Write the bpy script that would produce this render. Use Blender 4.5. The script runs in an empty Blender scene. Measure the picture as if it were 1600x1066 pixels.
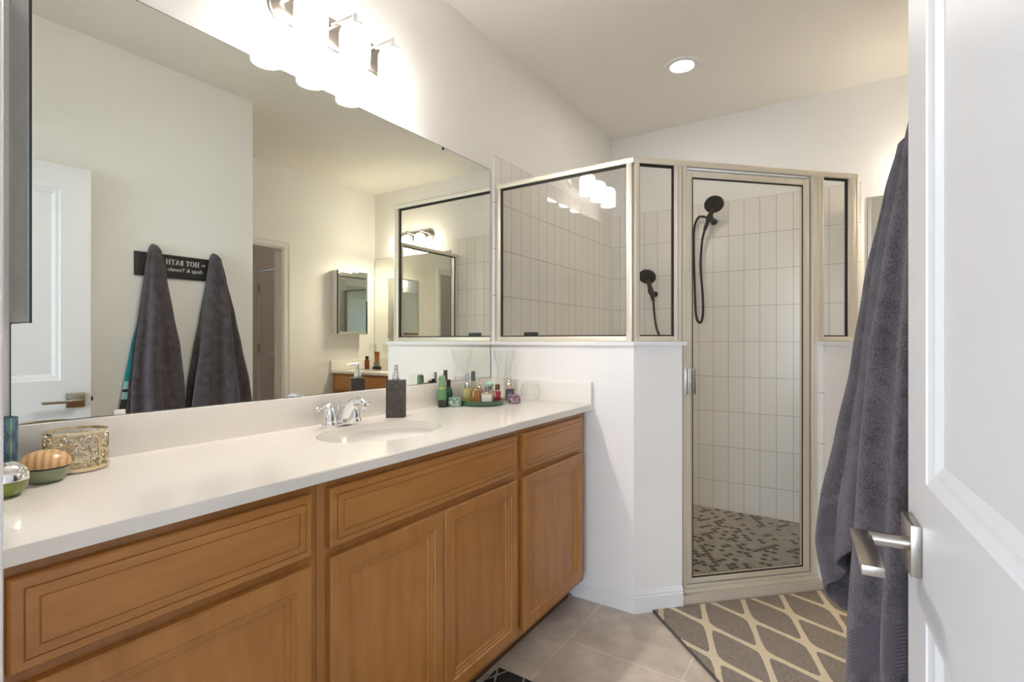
import bpy, bmesh, math, random
from mathutils import Vector, Matrix, noise
R = math.radians
PI = math.pi
random.seed(4)
S = bpy.context.scene
COL = S.collection

# ------------------------------------------------------------------ camera, world, exposure
cam_data = bpy.data.cameras.new('camera')
cam_data.lens = 18.0
cam_data.sensor_width = 36.0
cam_data.clip_start = 0.02
cam = bpy.data.objects.new('camera', cam_data)
COL.objects.link(cam)
cam.location = (1.57, 0.0, 1.2)
cam.rotation_euler = (R(90), 0, R(33.27))
S.camera = cam

world = bpy.data.worlds.new('daylight')
S.world = world
world.use_nodes = True
world.node_tree.nodes['Background'].inputs[0].default_value = (0.62, 0.76, 1.0, 1)
world.node_tree.nodes['Background'].inputs[1].default_value = 1.0

S.view_settings.view_transform = 'Standard'
S.view_settings.look = 'None'
S.view_settings.gamma = 1.0
S.view_settings.use_curve_mapping = False
S.view_settings.exposure = 1.36
S.cycles.max_bounces = 14
S.cycles.diffuse_bounces = 6
S.cycles.glossy_bounces = 8
S.cycles.transmission_bounces = 10
S.cycles.transparent_max_bounces = 16
S.cycles.caustics_reflective = False
S.cycles.caustics_refractive = False
S.cycles.sample_clamp_indirect = 6.0
S.cycles.use_denoising = True

WARM = (1.0, 0.95, 0.885)
FAR_WARM = (1.0, 0.88, 0.68)
SHADE_STRENGTH = 11.0
BATH_SHADE = 8.2
BULB = 3.6
FAR_BULB = 4.5


def area_light(name, loc, rot, sx, sy, power, color):
    d = bpy.data.lights.new(name, 'AREA')
    d.shape = 'RECTANGLE'
    d.size, d.size_y = sx, sy
    d.energy = power
    d.color = color
    o = bpy.data.objects.new(name, d)
    COL.objects.link(o)
    o.location = loc
    o.rotation_euler = rot
    return o


# daylight coming in at the bedroom window, five metres behind the bathroom
area_light('window_daylight', (0.9, -3.96, 1.35), (R(90), 0, 0), 4.4, 2.1, 112, (0.76, 0.87, 1.0))


# ------------------------------------------------------------------ materials
def new_mat(name):
    m = bpy.data.materials.new(name)
    m.use_nodes = True
    nt = m.node_tree
    return m, nt, nt.nodes['Principled BSDF']


def N(nt, kind, **kw):
    n = nt.nodes.new(kind)
    for k, v in kw.items():
        setattr(n, k, v)
    return n


def pbr(name, col, rough=0.5, metal=0.0, coat=0.0, trans=0.0, ior=1.45, spec=None):
    m, nt, b = new_mat(name)
    b.inputs['Base Color'].default_value = (*col, 1)
    b.inputs['Roughness'].default_value = rough
    b.inputs['Metallic'].default_value = metal
    b.inputs['Coat Weight'].default_value = coat
    b.inputs['Transmission Weight'].default_value = trans
    b.inputs['IOR'].default_value = ior
    if spec is not None:
        b.inputs['Specular IOR Level'].default_value = spec
    return m


def bump(nt, b, height, strength, dist=0.01):
    n = N(nt, 'ShaderNodeBump')
    n.inputs['Strength'].default_value = strength
    n.inputs['Distance'].default_value = dist
    nt.links.new(height, n.inputs['Height'])
    nt.links.new(n.outputs[0], b.inputs['Normal'])
    return n


def coords(nt, which='Object'):
    return N(nt, 'ShaderNodeTexCoord').outputs[which]


def noise_tex(nt, vec, scale, detail=3, rough=0.5, mapscale=None):
    if mapscale:
        mp = N(nt, 'ShaderNodeMapping')
        mp.inputs['Scale'].default_value = mapscale
        nt.links.new(vec, mp.inputs['Vector'])
        vec = mp.outputs[0]
    t = N(nt, 'ShaderNodeTexNoise')
    t.inputs['Scale'].default_value = scale
    t.inputs['Detail'].default_value = detail
    t.inputs['Roughness'].default_value = rough
    nt.links.new(vec, t.inputs['Vector'])
    return t


def ramp(nt, fac, stops, interp='LINEAR'):
    r = N(nt, 'ShaderNodeValToRGB')
    r.color_ramp.interpolation = interp
    els = r.color_ramp.elements
    els[0].position, els[0].color = stops[0][0], (*stops[0][1], 1)
    els[1].position, els[1].color = stops[1][0], (*stops[1][1], 1)
    for p, c in stops[2:]:
        e = els.new(p)
        e.color = (*c, 1)
    nt.links.new(fac, r.inputs[0])
    return r


def math_node(nt, op, a, b=None):
    n = N(nt, 'ShaderNodeMath', operation=op)
    for i, v in enumerate((a, b)):
        if v is None:
            continue
        if isinstance(v, (int, float)):
            n.inputs[i].default_value = v
        else:
            nt.links.new(v, n.inputs[i])
    return n.outputs[0]


def paint(name, col, scale=170, strength=0.12, rough=0.6):
    m, nt, b = new_mat(name)
    b.inputs['Base Color'].default_value = (*col, 1)
    b.inputs['Roughness'].default_value = rough
    t = noise_tex(nt, coords(nt), scale, 2)
    bump(nt, b, t.outputs[0], strength, 0.004)
    return m


def wood(name, axis, c1, c2, c3):
    m, nt, b = new_mat(name)
    sc = {'x': (2.5, 16, 16), 'y': (16, 2.5, 16), 'z': (16, 16, 2.5)}[axis]
    o = coords(nt)
    t = noise_tex(nt, o, 1.6, 5, 0.6, sc)
    t2 = noise_tex(nt, o, 2.2, 2, 0.5)
    f = math_node(nt, 'ADD', math_node(nt, 'MULTIPLY', t.outputs[0], 0.72), math_node(nt, 'MULTIPLY', t2.outputs[0], 0.3))
    r = ramp(nt, f, [(0.3, c1), (0.5, c2), (0.72, c3)])
    nt.links.new(r.outputs[0], b.inputs['Base Color'])
    b.inputs['Roughness'].default_value = 0.36
    b.inputs['Coat Weight'].default_value = 0.15
    b.inputs['Coat Roughness'].default_value = 0.3
    bump(nt, b, t.outputs[0], 0.05, 0.002)
    return m


def grid_vec(nt, ax, ay, off=(0, 0), source='Object'):
    """a 2-D vector from two object axes ('x','y','z' or sums such as 'xy')"""
    sep = N(nt, 'ShaderNodeSeparateXYZ')
    nt.links.new(coords(nt, source), sep.inputs[0])

    def pick(a, o):
        out = sep.outputs['xyz'.index(a[0])]
        if len(a) > 1:
            out = math_node(nt, 'ADD', out, sep.outputs['xyz'.index(a[1])])
        return math_node(nt, 'ADD', out, o)
    c = N(nt, 'ShaderNodeCombineXYZ')
    nt.links.new(pick(ax, off[0]), c.inputs[0])
    nt.links.new(pick(ay, off[1]), c.inputs[1])
    return c.outputs[0]


def brick(nt, vec, w, h, mortar, c1, c2, cm, offset=0.0, bias=0.0):
    t = N(nt, 'ShaderNodeTexBrick')
    t.offset = offset
    t.squash = 1.0
    t.inputs['Scale'].default_value = 1.0
    t.inputs['Brick Width'].default_value = w
    t.inputs['Row Height'].default_value = h
    t.inputs['Mortar Size'].default_value = mortar
    t.inputs['Mortar Smooth'].default_value = 0.1
    t.inputs['Bias'].default_value = bias
    t.inputs['Color1'].default_value = (*c1, 1)
    t.inputs['Color2'].default_value = (*c2, 1)
    t.inputs['Mortar'].default_value = (*cm, 1)
    nt.links.new(vec, t.inputs['Vector'])
    return t


def wall_tile(name, ax, off):
    m, nt, b = new_mat(name)
    v = grid_vec(nt, ax, 'z', off)
    t = brick(nt, v, 0.1, 0.246, 0.0013, (0.86, 0.84, 0.80), (0.83, 0.81, 0.77), (0.30, 0.28, 0.25))
    nt.links.new(t.outputs['Color'], b.inputs['Base Color'])
    b.inputs['Roughness'].default_value = 0.22
    inv = math_node(nt, 'SUBTRACT', 1.0, t.outputs['Fac'])
    bump(nt, b, inv, 0.4, 0.002)
    return m


def floor_tile():
    m, nt, b = new_mat('floor_tile')
    v = grid_vec(nt, 'x', 'y', (-0.63 + 4.5, -1.84 + 9.0))
    t = brick(nt, v, 0.45, 0.45, 0.0035, (0.62, 0.54, 0.46), (0.59, 0.515, 0.44), (0.74, 0.665, 0.58))
    n = noise_tex(nt, coords(nt), 7, 6, 0.62)
    r = ramp(nt, n.outputs[0], [(0.3, (0.72, 0.71, 0.70)), (0.7, (1.15, 1.15, 1.15))])
    mx = N(nt, 'ShaderNodeMixRGB', blend_type='MULTIPLY')
    mx.inputs[0].default_value = 1.0
    nt.links.new(t.outputs['Color'], mx.inputs[1])
    nt.links.new(r.outputs[0], mx.inputs[2])
    nt.links.new(mx.outputs[0], b.inputs['Base Color'])
    b.inputs['Roughness'].default_value = 0.38
    bump(nt, b, math_node(nt, 'SUBTRACT', 1.0, t.outputs['Fac']), 0.25, 0.002)
    return m


def shower_mosaic():
    m, nt, b = new_mat('shower_mosaic')
    sep = N(nt, 'ShaderNodeSeparateXYZ')
    nt.links.new(coords(nt), sep.inputs[0])
    sx, sy = 0.036, 0.036 * math.sqrt(3)
    px, py = sep.outputs[0], sep.outputs[1]

    def cell(dx, dy):
        cx = math_node(nt, 'ADD', math_node(nt, 'MULTIPLY', math_node(nt, 'FLOOR', math_node(nt, 'DIVIDE', math_node(nt, 'ADD', px, 2.0 - dx), sx)), sx), sx / 2 + dx - 2.0)
        cy = math_node(nt, 'ADD', math_node(nt, 'MULTIPLY', math_node(nt, 'FLOOR', math_node(nt, 'DIVIDE', math_node(nt, 'ADD', py, 2.0 - dy), sy)), sy), sy / 2 + dy - 2.0)
        x = math_node(nt, 'ABSOLUTE', math_node(nt, 'SUBTRACT', px, cx))
        y = math_node(nt, 'ABSOLUTE', math_node(nt, 'SUBTRACT', py, cy))
        hexd = math_node(nt, 'MAXIMUM', x, math_node(nt, 'ADD', math_node(nt, 'MULTIPLY', x, 0.5), math_node(nt, 'MULTIPLY', y, 0.8660254)))
        return hexd, cx, cy
    d1, x1, y1 = cell(0, 0)
    d2, x2, y2 = cell(sx / 2, sy / 2)
    first = math_node(nt, 'LESS_THAN', d1, d2)
    d = math_node(nt, 'MINIMUM', d1, d2)

    def choose(a, c):
        return math_node(nt, 'ADD', math_node(nt, 'MULTIPLY', a, first), math_node(nt, 'MULTIPLY', c, math_node(nt, 'SUBTRACT', 1.0, first)))
    cmb = N(nt, 'ShaderNodeCombineXYZ')
    for k, v in enumerate((choose(x1, x2), choose(y1, y2))):
        rnd = math_node(nt, 'ROUND', math_node(nt, 'MULTIPLY', v, 1000.0))
        nt.links.new(rnd, cmb.inputs[k])
    wn = N(nt, 'ShaderNodeTexWhiteNoise', noise_dimensions='2D')
    nt.links.new(cmb.outputs[0], wn.inputs['Vector'])
    r = ramp(nt, wn.outputs['Value'], [(0.0, (0.05, 0.038, 0.033)), (0.30, (0.40, 0.365, 0.315)), (0.65, (0.34, 0.31, 0.27))], 'CONSTANT')
    joint = math_node(nt, 'GREATER_THAN', d, sx / 2 - 0.0022)
    mx = N(nt, 'ShaderNodeMixRGB')
    nt.links.new(joint, mx.inputs[0])
    nt.links.new(r.outputs[0], mx.inputs[1])
    mx.inputs[2].default_value = (0.40, 0.365, 0.315, 1)
    nt.links.new(mx.outputs[0], b.inputs['Base Color'])
    b.inputs['Roughness'].default_value = 0.45
    return m


def terry(name, c1, c2, band=None, scale=330, uv=True):
    """looped towel cloth; a woven band runs across at the given distance from the hem"""
    m, nt, b = new_mat(name)
    o = coords(nt)
    t = noise_tex(nt, o, scale, 2, 0.7)
    t2 = noise_tex(nt, o, 24, 3, 0.6)
    f = math_node(nt, 'ADD', math_node(nt, 'MULTIPLY', t.outputs[0], 0.6), math_node(nt, 'MULTIPLY', t2.outputs[0], 0.4))
    r = ramp(nt, f, [(0.36, c1), (0.64, c2)])
    out = r.outputs[0]
    h = t.outputs[0]
    if band:
        sep = N(nt, 'ShaderNodeSeparateXYZ')
        nt.links.new(coords(nt, 'UV'), sep.inputs[0])
        d = math_node(nt, 'ABSOLUTE', math_node(nt, 'SUBTRACT', sep.outputs[1], band[0]))
        inb = math_node(nt, 'LESS_THAN', d, band[1])
        rib = math_node(nt, 'SINE', math_node(nt, 'MULTIPLY', sep.outputs[1], 900))
        mx = N(nt, 'ShaderNodeMixRGB')
        nt.links.new(inb, mx.inputs[0])
        nt.links.new(out, mx.inputs[1])
        mx.inputs[2].default_value = (*band[2], 1)
        out = mx.outputs[0]
        mh = N(nt, 'ShaderNodeMixRGB')
        nt.links.new(inb, mh.inputs[0])
        nt.links.new(h, mh.inputs[1])
        nt.links.new(math_node(nt, 'ADD', math_node(nt, 'MULTIPLY', rib, 0.12), 0.35), mh.inputs[2])
        h = mh.outputs[0]
    nt.links.new(out, b.inputs['Base Color'])
    b.inputs['Roughness'].default_value = 0.95
    b.inputs['Sheen Weight'].default_value = 0.25
    b.inputs['Specular IOR Level'].default_value = 0.1
    bump(nt, b, h, 0.9, 0.006)
    return m


def clear_pane(name, tint, base=0.045):
    m = bpy.data.materials.new(name)
    m.use_nodes = True
    nt = m.node_tree
    nt.nodes.clear()
    out = N(nt, 'ShaderNodeOutputMaterial')
    tr = N(nt, 'ShaderNodeBsdfTransparent')
    tr.inputs[0].default_value = (*tint, 1)
    gl = N(nt, 'ShaderNodeBsdfGlossy')
    gl.inputs['Roughness'].default_value = 0.0
    lw = N(nt, 'ShaderNodeLayerWeight')
    lw.inputs[0].default_value = 0.5
    f = math_node(nt, 'POWER', lw.outputs['Facing'], 5.0)
    f = math_node(nt, 'ADD', math_node(nt, 'MULTIPLY', f, 0.9), base)
    mx = N(nt, 'ShaderNodeMixShader')
    nt.links.new(f, mx.inputs[0])
    nt.links.new(tr.outputs[0], mx.inputs[1])
    nt.links.new(gl.outputs[0], mx.inputs[2])
    nt.links.new(mx.outputs[0], out.inputs[0])
    return m


def lamp_glass(name, col, strength):
    m, nt, b = new_mat(name)
    b.inputs['Base Color'].default_value = (0.85, 0.83, 0.8, 1)
    b.inputs['Roughness'].default_value = 0.25
    b.inputs['Emission Color'].default_value = (*col, 1)
    b.inputs['Emission Strength'].default_value = strength
    return m


WALL = paint('wall_paint', (0.87, 0.86, 0.845))
CEIL = paint('ceiling_paint', (0.87, 0.845, 0.80), 90, 0.2, 0.8)
TRIM = pbr('white_trim', (0.83, 0.82, 0.81), 0.35)
DOORP = pbr('white_door_paint', (0.69, 0.69, 0.695), 0.38)
BEDW = paint('bedroom_paint', (0.42, 0.43, 0.46))
CARPET = paint('bedroom_carpet', (0.45, 0.42, 0.38), 300, 0.6, 0.95)
HALLP = paint('closet_paint', (0.70, 0.66, 0.62))
HALLD = pbr('closet_door_paint', (0.72, 0.68, 0.64), 0.5)
TILE_L = wall_tile('shower_tile_side', 'y', (3.0 + 0.03, 0.034))
TILE_B = wall_tile('shower_tile_back', 'x', (3.0 + 0.03, 0.034))
TILE_K = wall_tile('shower_tile_return', 'x', (3.0 + 0.005, 0.034))
FLOOR = floor_tile()
MOSAIC = shower_mosaic()
CURB = paint('curb_stone', (0.58, 0.51, 0.42), 60, 0.1, 0.4)
W1, W2, W3 = (0.33, 0.137, 0.030), (0.42, 0.182, 0.043), (0.49, 0.23, 0.064)
WOODV = wood('maple_vertical', 'z', W1, W2, W3)
WOODH = wood('maple_horizontal', 'x', W1, W2, W3)
QUARTZ = None
MIRROR = pbr('mirror_silver', (0.88, 0.91, 0.85), 0.0, 1.0)
MIRROR_D = pbr('mirror_bevel', (0.66, 0.69, 0.69), 0.02, 1.0)
EDGE = pbr('mirror_edge', (0.03, 0.045, 0.045), 0.2)
CHROME = pbr('chrome', (0.86, 0.86, 0.88), 0.06, 1.0)
NICKEL = pbr('brushed_nickel', (0.44, 0.40, 0.355), 0.26, 1.0)
SATIN = pbr('satin_aluminium', (0.79, 0.73, 0.61), 0.42, 0.5)
GASKET = pbr('black_gasket', (0.012, 0.011, 0.011), 0.5)
PANE = clear_pane('shower_glass', (0.955, 0.95, 0.935), 0.03)
SINKW = pbr('sink_porcelain', (0.90, 0.885, 0.855), 0.1, coat=0.4)
SHADE = lamp_glass('lit_opal_glass', WARM, SHADE_STRENGTH)
SHADE2 = lamp_glass('lit_opal_glass_far', FAR_WARM, BATH_SHADE)
LENS = lamp_glass('lit_lens', (1.0, 0.93, 0.82), 40.0)
BLACK = pbr('black_plastic', (0.016, 0.014, 0.013), 0.42)
CLEAR = clear_pane('clear_glassware', (0.985, 0.988, 0.982), 0.03)
WHITEP = pbr('white_plastic', (0.8, 0.8, 0.78), 0.4)


def quartz():
    m, nt, b = new_mat('cream_quartz')
    t = noise_tex(nt, coords(nt), 420, 3, 0.7)
    t2 = noise_tex(nt, coords(nt), 900, 2, 0.6)
    f = math_node(nt, 'ADD', math_node(nt, 'MULTIPLY', t.outputs[0], 0.5), math_node(nt, 'MULTIPLY', t2.outputs[0], 0.5))
    r = ramp(nt, f, [(0.35, (0.80, 0.765, 0.71)), (0.65, (0.86, 0.83, 0.785))])
    nt.links.new(r.outputs[0], b.inputs['Base Color'])
    b.inputs['Roughness'].default_value = 0.13
    return m


QUARTZ = quartz()


# ------------------------------------------------------------------ mesh helpers
def BM():
    return bmesh.new()


def box(bm, x0, y0, z0, x1, y1, z1, bev=0.0, seg=2, M=None):
    vs = [bm.verts.new((x, y, z)) for x in (x0, x1) for y in (y0, y1) for z in (z0, z1)]
    idx = [(0, 1, 3, 2), (4, 6, 7, 5), (0, 4, 5, 1), (2, 3, 7, 6), (0, 2, 6, 4), (1, 5, 7, 3)]
    fs = [bm.faces.new([vs[i] for i in f]) for f in idx]
    geom = vs
    if bev > 0:
        es = list({e for f in fs for e in f.edges})
        ret = bmesh.ops.bevel(bm, geom=es, offset=bev, segments=seg, affect='EDGES', profile=0.5)
        geom = [v for v in set(ret['verts']) | set(v for v in vs if v.is_valid)]
    if M is not None:
        bmesh.ops.transform(bm, matrix=M, verts=[v for v in geom if v.is_valid])
    return geom


def prism(bm, poly, z0, z1):
    lo = [bm.verts.new((x, y, z0)) for x, y in poly]
    hi = [bm.verts.new((x, y, z1)) for x, y in poly]
    bm.faces.new(lo[::-1])
    bm.faces.new(hi)
    n = len(poly)
    for i in range(n):
        j = (i + 1) % n
        bm.faces.new((lo[i], lo[j], hi[j], hi[i]))


def lathe(bm, prof, n=32, M=None, sx=1.0, sy=1.0):
    """prof: (r, z) from bottom to top; r = 0 closes"""
    rings = []
    made = []
    for r, z in prof:
        if r <= 1e-6:
            v = bm.verts.new((0, 0, z))
            rings.append([v])
            made.append(v)
        else:
            ring = [bm.verts.new((r * sx * math.cos(2 * PI * i / n), r * sy * math.sin(2 * PI * i / n), z)) for i in range(n)]
            rings.append(ring)
            made += ring
    for a, b in zip(rings, rings[1:]):
        if len(a) == 1 and len(b) == 1:
            continue
        for i in range(n):
            j = (i + 1) % n
            if len(a) == 1:
                bm.faces.new((a[0], b[i], b[j]))
            elif len(b) == 1:
                bm.faces.new((a[i], a[j], b[0]))
            else:
                bm.faces.new((a[i], a[j], b[j], b[i]))
    if M is not None:
        bmesh.ops.transform(bm, matrix=M, verts=made)
    return made


def tube(bm, pts, r, n=12, caps=True):
    pts = [Vector(p) for p in pts]
    rs = r if isinstance(r, (list, tuple)) else [r] * len(pts)
    t = (pts[1] - pts[0]).normalized()
    up = Vector((0, 0, 1)) if abs(t.z) < 0.9 else Vector((1, 0, 0))
    a = t.cross(up).normalized()
    rings = []
    for i, p in enumerate(pts):
        if i == 0:
            tt = pts[1] - pts[0]
        elif i == len(pts) - 1:
            tt = pts[-1] - pts[-2]
        else:
            tt = pts[i + 1] - pts[i - 1]
        tt.normalize()
        a = (a - tt * a.dot(tt)).normalized()
        b = tt.cross(a)
        rings.append([bm.verts.new(p + (a * math.cos(2 * PI * k / n) + b * math.sin(2 * PI * k / n)) * rs[i]) for k in range(n)])
    for u, v in zip(rings, rings[1:]):
        for k in range(n):
            j = (k + 1) % n
            bm.faces.new((u[k], u[j], v[j], v[k]))
    if caps:
        bm.faces.new(rings[0][::-1])
        bm.faces.new(rings[-1])


def spline(pts, per=8):
    P = [Vector(p) for p in pts]
    P = [P[0] * 2 - P[1]] + P + [P[-1] * 2 - P[-2]]
    out = []
    for i in range(1, len(P) - 2):
        for k in range(per):
            t = k / per
            a, b, c, d = P[i - 1], P[i], P[i + 1], P[i + 2]
            out.append(0.5 * ((2 * b) + (c - a) * t + (2 * a - 5 * b + 4 * c - d) * t * t + (3 * b - a - 3 * c + d) * t ** 3))
    out.append(P[-2])
    return out


def bar(bm, p0, p1, w, h):
    """flat bar from p0 to p1, w across, h thick"""
    p0, p1 = Vector(p0), Vector(p1)
    t = (p1 - p0).normalized()
    up = Vector((0, 0, 1)) if abs(t.z) < 0.9 else Vector((1, 0, 0))
    s = t.cross(up).normalized() * w / 2
    u = t.cross(s).normalized() * h / 2
    lo = [bm.verts.new(p0 + q) for q in (s + u, s - u, -s - u, -s + u)]
    hi = [bm.verts.new(p1 + q) for q in (s + u, s - u, -s - u, -s + u)]
    bm.faces.new(lo[::-1])
    bm.faces.new(hi)
    for i in range(4):
        j = (i + 1) % 4
        bm.faces.new((lo[i], lo[j], hi[j], hi[i]))


def rect_rings(bm, x0, x1, z0, z1, prof, f, fill=True):
    """nested rectangles: prof (inset, depth); f maps (x, depth, z) to a point"""
    prev = None
    for ins, dep in prof:
        q = [(x0 + ins, z0 + ins), (x1 - ins, z0 + ins), (x1 - ins, z1 - ins), (x0 + ins, z1 - ins)]
        ring = [bm.verts.new(f(x, dep, z)) for x, z in q]
        if prev:
            for i in range(4):
                j = (i + 1) % 4
                bm.faces.new((prev[i], prev[j], ring[j], ring[i]))
        prev = ring
    if fill:
        bm.faces.new(prev)


def obj(name, bm, mat, parent=None, smooth=35, recalc=True):
    if recalc:
        bmesh.ops.recalc_face_normals(bm, faces=bm.faces)
    me = bpy.data.meshes.new(name)
    bm.to_mesh(me)
    bm.free()
    me.materials.append(mat)
    if smooth:
        me.polygons.foreach_set('use_smooth', [True] * len(me.polygons))
        me.set_sharp_from_angle(angle=R(smooth))
    o = bpy.data.objects.new(name, me)
    COL.objects.link(o)
    if parent:
        o.parent = parent
    return o


def thing(name, label, cat, loc=(0, 0, 0), rz=0.0, group=None):
    o = bpy.data.objects.new(name, None)
    o.empty_display_size = 0.05
    COL.objects.link(o)
    o.location = loc
    o.rotation_euler = (0, 0, R(rz))
    return tag(o, label, cat, group)


def tag(o, label, cat, group=None):
    o['label'] = label
    o['category'] = cat
    if group:
        o['group'] = group
    return o


def struct(name, bm, mat, smooth=35):
    o = obj(name, bm, mat, None, smooth)
    o['kind'] = 'structure'
    return o


def one_box(*a, **k):
    b = BM()
    box(b, *a, **k)
    return b


# ------------------------------------------------------------------ the room shell
CEILZ = 2.79
BACK = 3.84
TW = 1.752          # towel wall
FW = 2.75           # far wall with the closet doorway
IN = 0.1365         # inner face of the wall with the entrance door
struct('floor', one_box(-1.5, -0.05, -0.06, 4.9, 4.1, 0.0), FLOOR)
struct('floor_bedroom', one_box(-1.6, -4.1, -0.06, 4.9, -0.05, 0.0), CARPET)
struct('ceiling', one_box(-1.6, -4.1, CEILZ, 4.9, 4.1, CEILZ + 0.08), CEIL)
struct('wall_left', one_box(-0.12, IN - 0.12, 0, 0.0, BACK + 0.12, CEILZ), WALL)
struct('wall_back', one_box(0.0, BACK, 0, FW + 0.12, BACK + 0.12, CEILZ), WALL)
# entrance wall with the door opening
b = BM()
box(b, -1.6, IN - 0.12, 0, -0.12, IN, CEILZ)
box(b, 0.0, IN - 0.12, 0, 0.87, IN, CEILZ)
box(b, 0.87, IN - 0.12, 2.075, TW - 0.005, IN, CEILZ)
box(b, TW - 0.005, IN - 0.12, 0, 4.9, IN, CEILZ)
struct('wall_front', b, WALL)
b = BM()
box(b, TW, IN, 0, TW + 0.12, 1.90, CEILZ)
struct('wall_right', b, WALL)
struct('wall_recess', one_box(TW + 0.12, 1.78, 0, FW, 1.90, CEILZ), WALL)
b = BM()
box(b, FW, 1.78, 0, FW + 0.12, 2.0, CEILZ)
box(b, FW, 2.76, 0, FW + 0.12, BACK, CEILZ)
box(b, FW, 2.0, 2.05, FW + 0.12, 2.76, CEILZ)
struct('wall_far_right', b, WALL)
def casing(b, path, prof, f):
    """mitred moulding: path in wall-plane (u, z), profile (outward offset, thickness); f maps (u, d, z)"""
    P = [Vector(p) for p in path]
    sg_ = [(P[k + 1] - P[k]).normalized() for k in range(len(P) - 1)]
    nm = [Vector((-q.y, q.x)) for q in sg_]
    rings = []
    for k, p in enumerate(P):
        m = nm[0] if k == 0 else nm[-1] if k == len(P) - 1 else (nm[k - 1] + nm[k]) / (1 + nm[k - 1].dot(nm[k]))
        rings.append([b.verts.new(f(p.x + m.x * o_, d, p.y + m.y * o_)) for o_, d in prof])
    for a, c in zip(rings, rings[1:]):
        for k in range(len(prof)):
            m = (k + 1) % len(prof)
            b.faces.new((a[k], a[m], c[m], c[k]))
    b.faces.new(rings[0])
    b.faces.new(rings[-1][::-1])


CASE = [(0, 0), (0, 0.010), (0.008, 0.013), (0.040, 0.015), (0.046, 0.020), (0.062, 0.021), (0.065, 0.017), (0.065, 0)]
b = BM()
casing(b, [(2.0, 0), (2.0, 2.05), (2.76, 2.05), (2.76, 0)], CASE, lambda u, d, z: (FW - d, u, z))
box(b, FW + 0.001, 2.0005, 0, FW + 0.119, 2.012, 2.037)
box(b, FW + 0.001, 2.748, 0, FW + 0.119, 2.7595, 2.037)
box(b, FW + 0.001, 2.0005, 2.038, FW + 0.119, 2.7595, 2.0495)
struct('trim_1', b, TRIM, 25)
# casing round the entrance
b = BM()
casing(b, [(0.87, 0), (0.87, 2.075), (TW - 0.006, 2.075)], CASE, lambda u, d, z: (u, IN + d, z))
box(b, 0.8705, IN - 0.119, 0, 0.884, IN - 0.001, 2.06)
box(b, 0.8705, IN - 0.119, 2.061, TW - 0.02, IN - 0.001, 2.0745)
struct('trim_2', b, TRIM, 25)
# closet beyond the doorway
b = BM()
box(b, FW + 0.12, 1.5, 0, 4.8, 1.62, CEILZ)
box(b, 4.7, 1.62, 0, 4.82, 3.5, CEILZ)
box(b, FW + 0.12, 3.5, 0, 3.62, 3.62, CEILZ)
box(b, 4.44, 3.5, 0, 4.82, 3.62, CEILZ)
box(b, 3.62, 3.5, 2.06, 4.44, 3.62, CEILZ)
struct('wall_closet', b, HALLP)
b = BM()
casing(b, [(3.62, 0), (3.62, 2.06), (4.44, 2.06), (4.44, 0)], CASE, lambda u, d, z: (u, 3.5 - d, z))
struct('trim_3', b, HALLD)
ld = bpy.data.lights.new('closet_fill', 'POINT')  # unseen fill light, added to brighten the dark closet
ld.energy = 1.6
ld.color = (1.0, 0.84, 0.74)
ld.shadow_soft_size = 0.1
lo = bpy.data.objects.new('closet_fill', ld)
COL.objects.link(lo)
lo.location = (3.9, 2.3, 2.5)
# bedroom behind the camera: side walls and a window wall
struct('wall_bedroom_left', one_box(-1.72, -4.1, 0, -1.6, IN, CEILZ), BEDW)
struct('wall_bedroom_right', one_box(4.8, -4.1, 0, 4.92, IN, CEILZ), BEDW)
b = BM()
box(b, -1.6, -4.14, 0, -1.35, -4.02, CEILZ)
box(b, 3.15, -4.14, 0, 4.9, -4.02, CEILZ)
box(b, -1.35, -4.14, 0, 3.15, -4.02, 0.25)
box(b, -1.35, -4.14, 2.45, 3.15, -4.02, CEILZ)
struct('wall_bedroom_back', b, BEDW)
b = BM()
for x in (-1.35, 0.12, 1.62, 3.10):
    box(b, x, -4.10, 0.25, x + 0.05, -4.05, 2.45)
box(b, -1.35, -4.10, 0.25, 3.15, -4.05, 0.30)
box(b, -1.35, -4.10, 2.40, 3.15, -4.05, 2.45)
struct('window_1', b, TRIM)


def panel_door(name, w, h, t, panels, stile, mat):
    """moulded door in local x (0..w), thickness about y = 0, z up"""
    b = BM()
    zs = [0.0]
    for z0, z1 in panels:
        zs += [z0, z1]
    zs.append(h)
    box(b, 0, -t / 2, 0, stile, t / 2, h)
    box(b, w - stile, -t / 2, 0, w, t / 2, h)
    for i in range(0, len(zs), 2):
        box(b, stile, -t / 2, zs[i], w - stile, t / 2, zs[i + 1])
    for z0, z1 in panels:
        for s in (-1, 1):
            rect_rings(b, stile, w - stile, z0, z1,
                       [(0, t / 2), (0.002, t / 2 - 0.002), (0.015, t / 2 - 0.0065), (0.017, t / 2 - 0.0065), (0.031, t / 2 - 0.0130), (0.034, t / 2 - 0.0130)],
                       lambda x, d, z, s=s: (x, s * d, z))
    bmesh.ops.remove_doubles(b, verts=b.verts, dist=1e-5)
    return obj(name, b, mat, None, 20)


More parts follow.
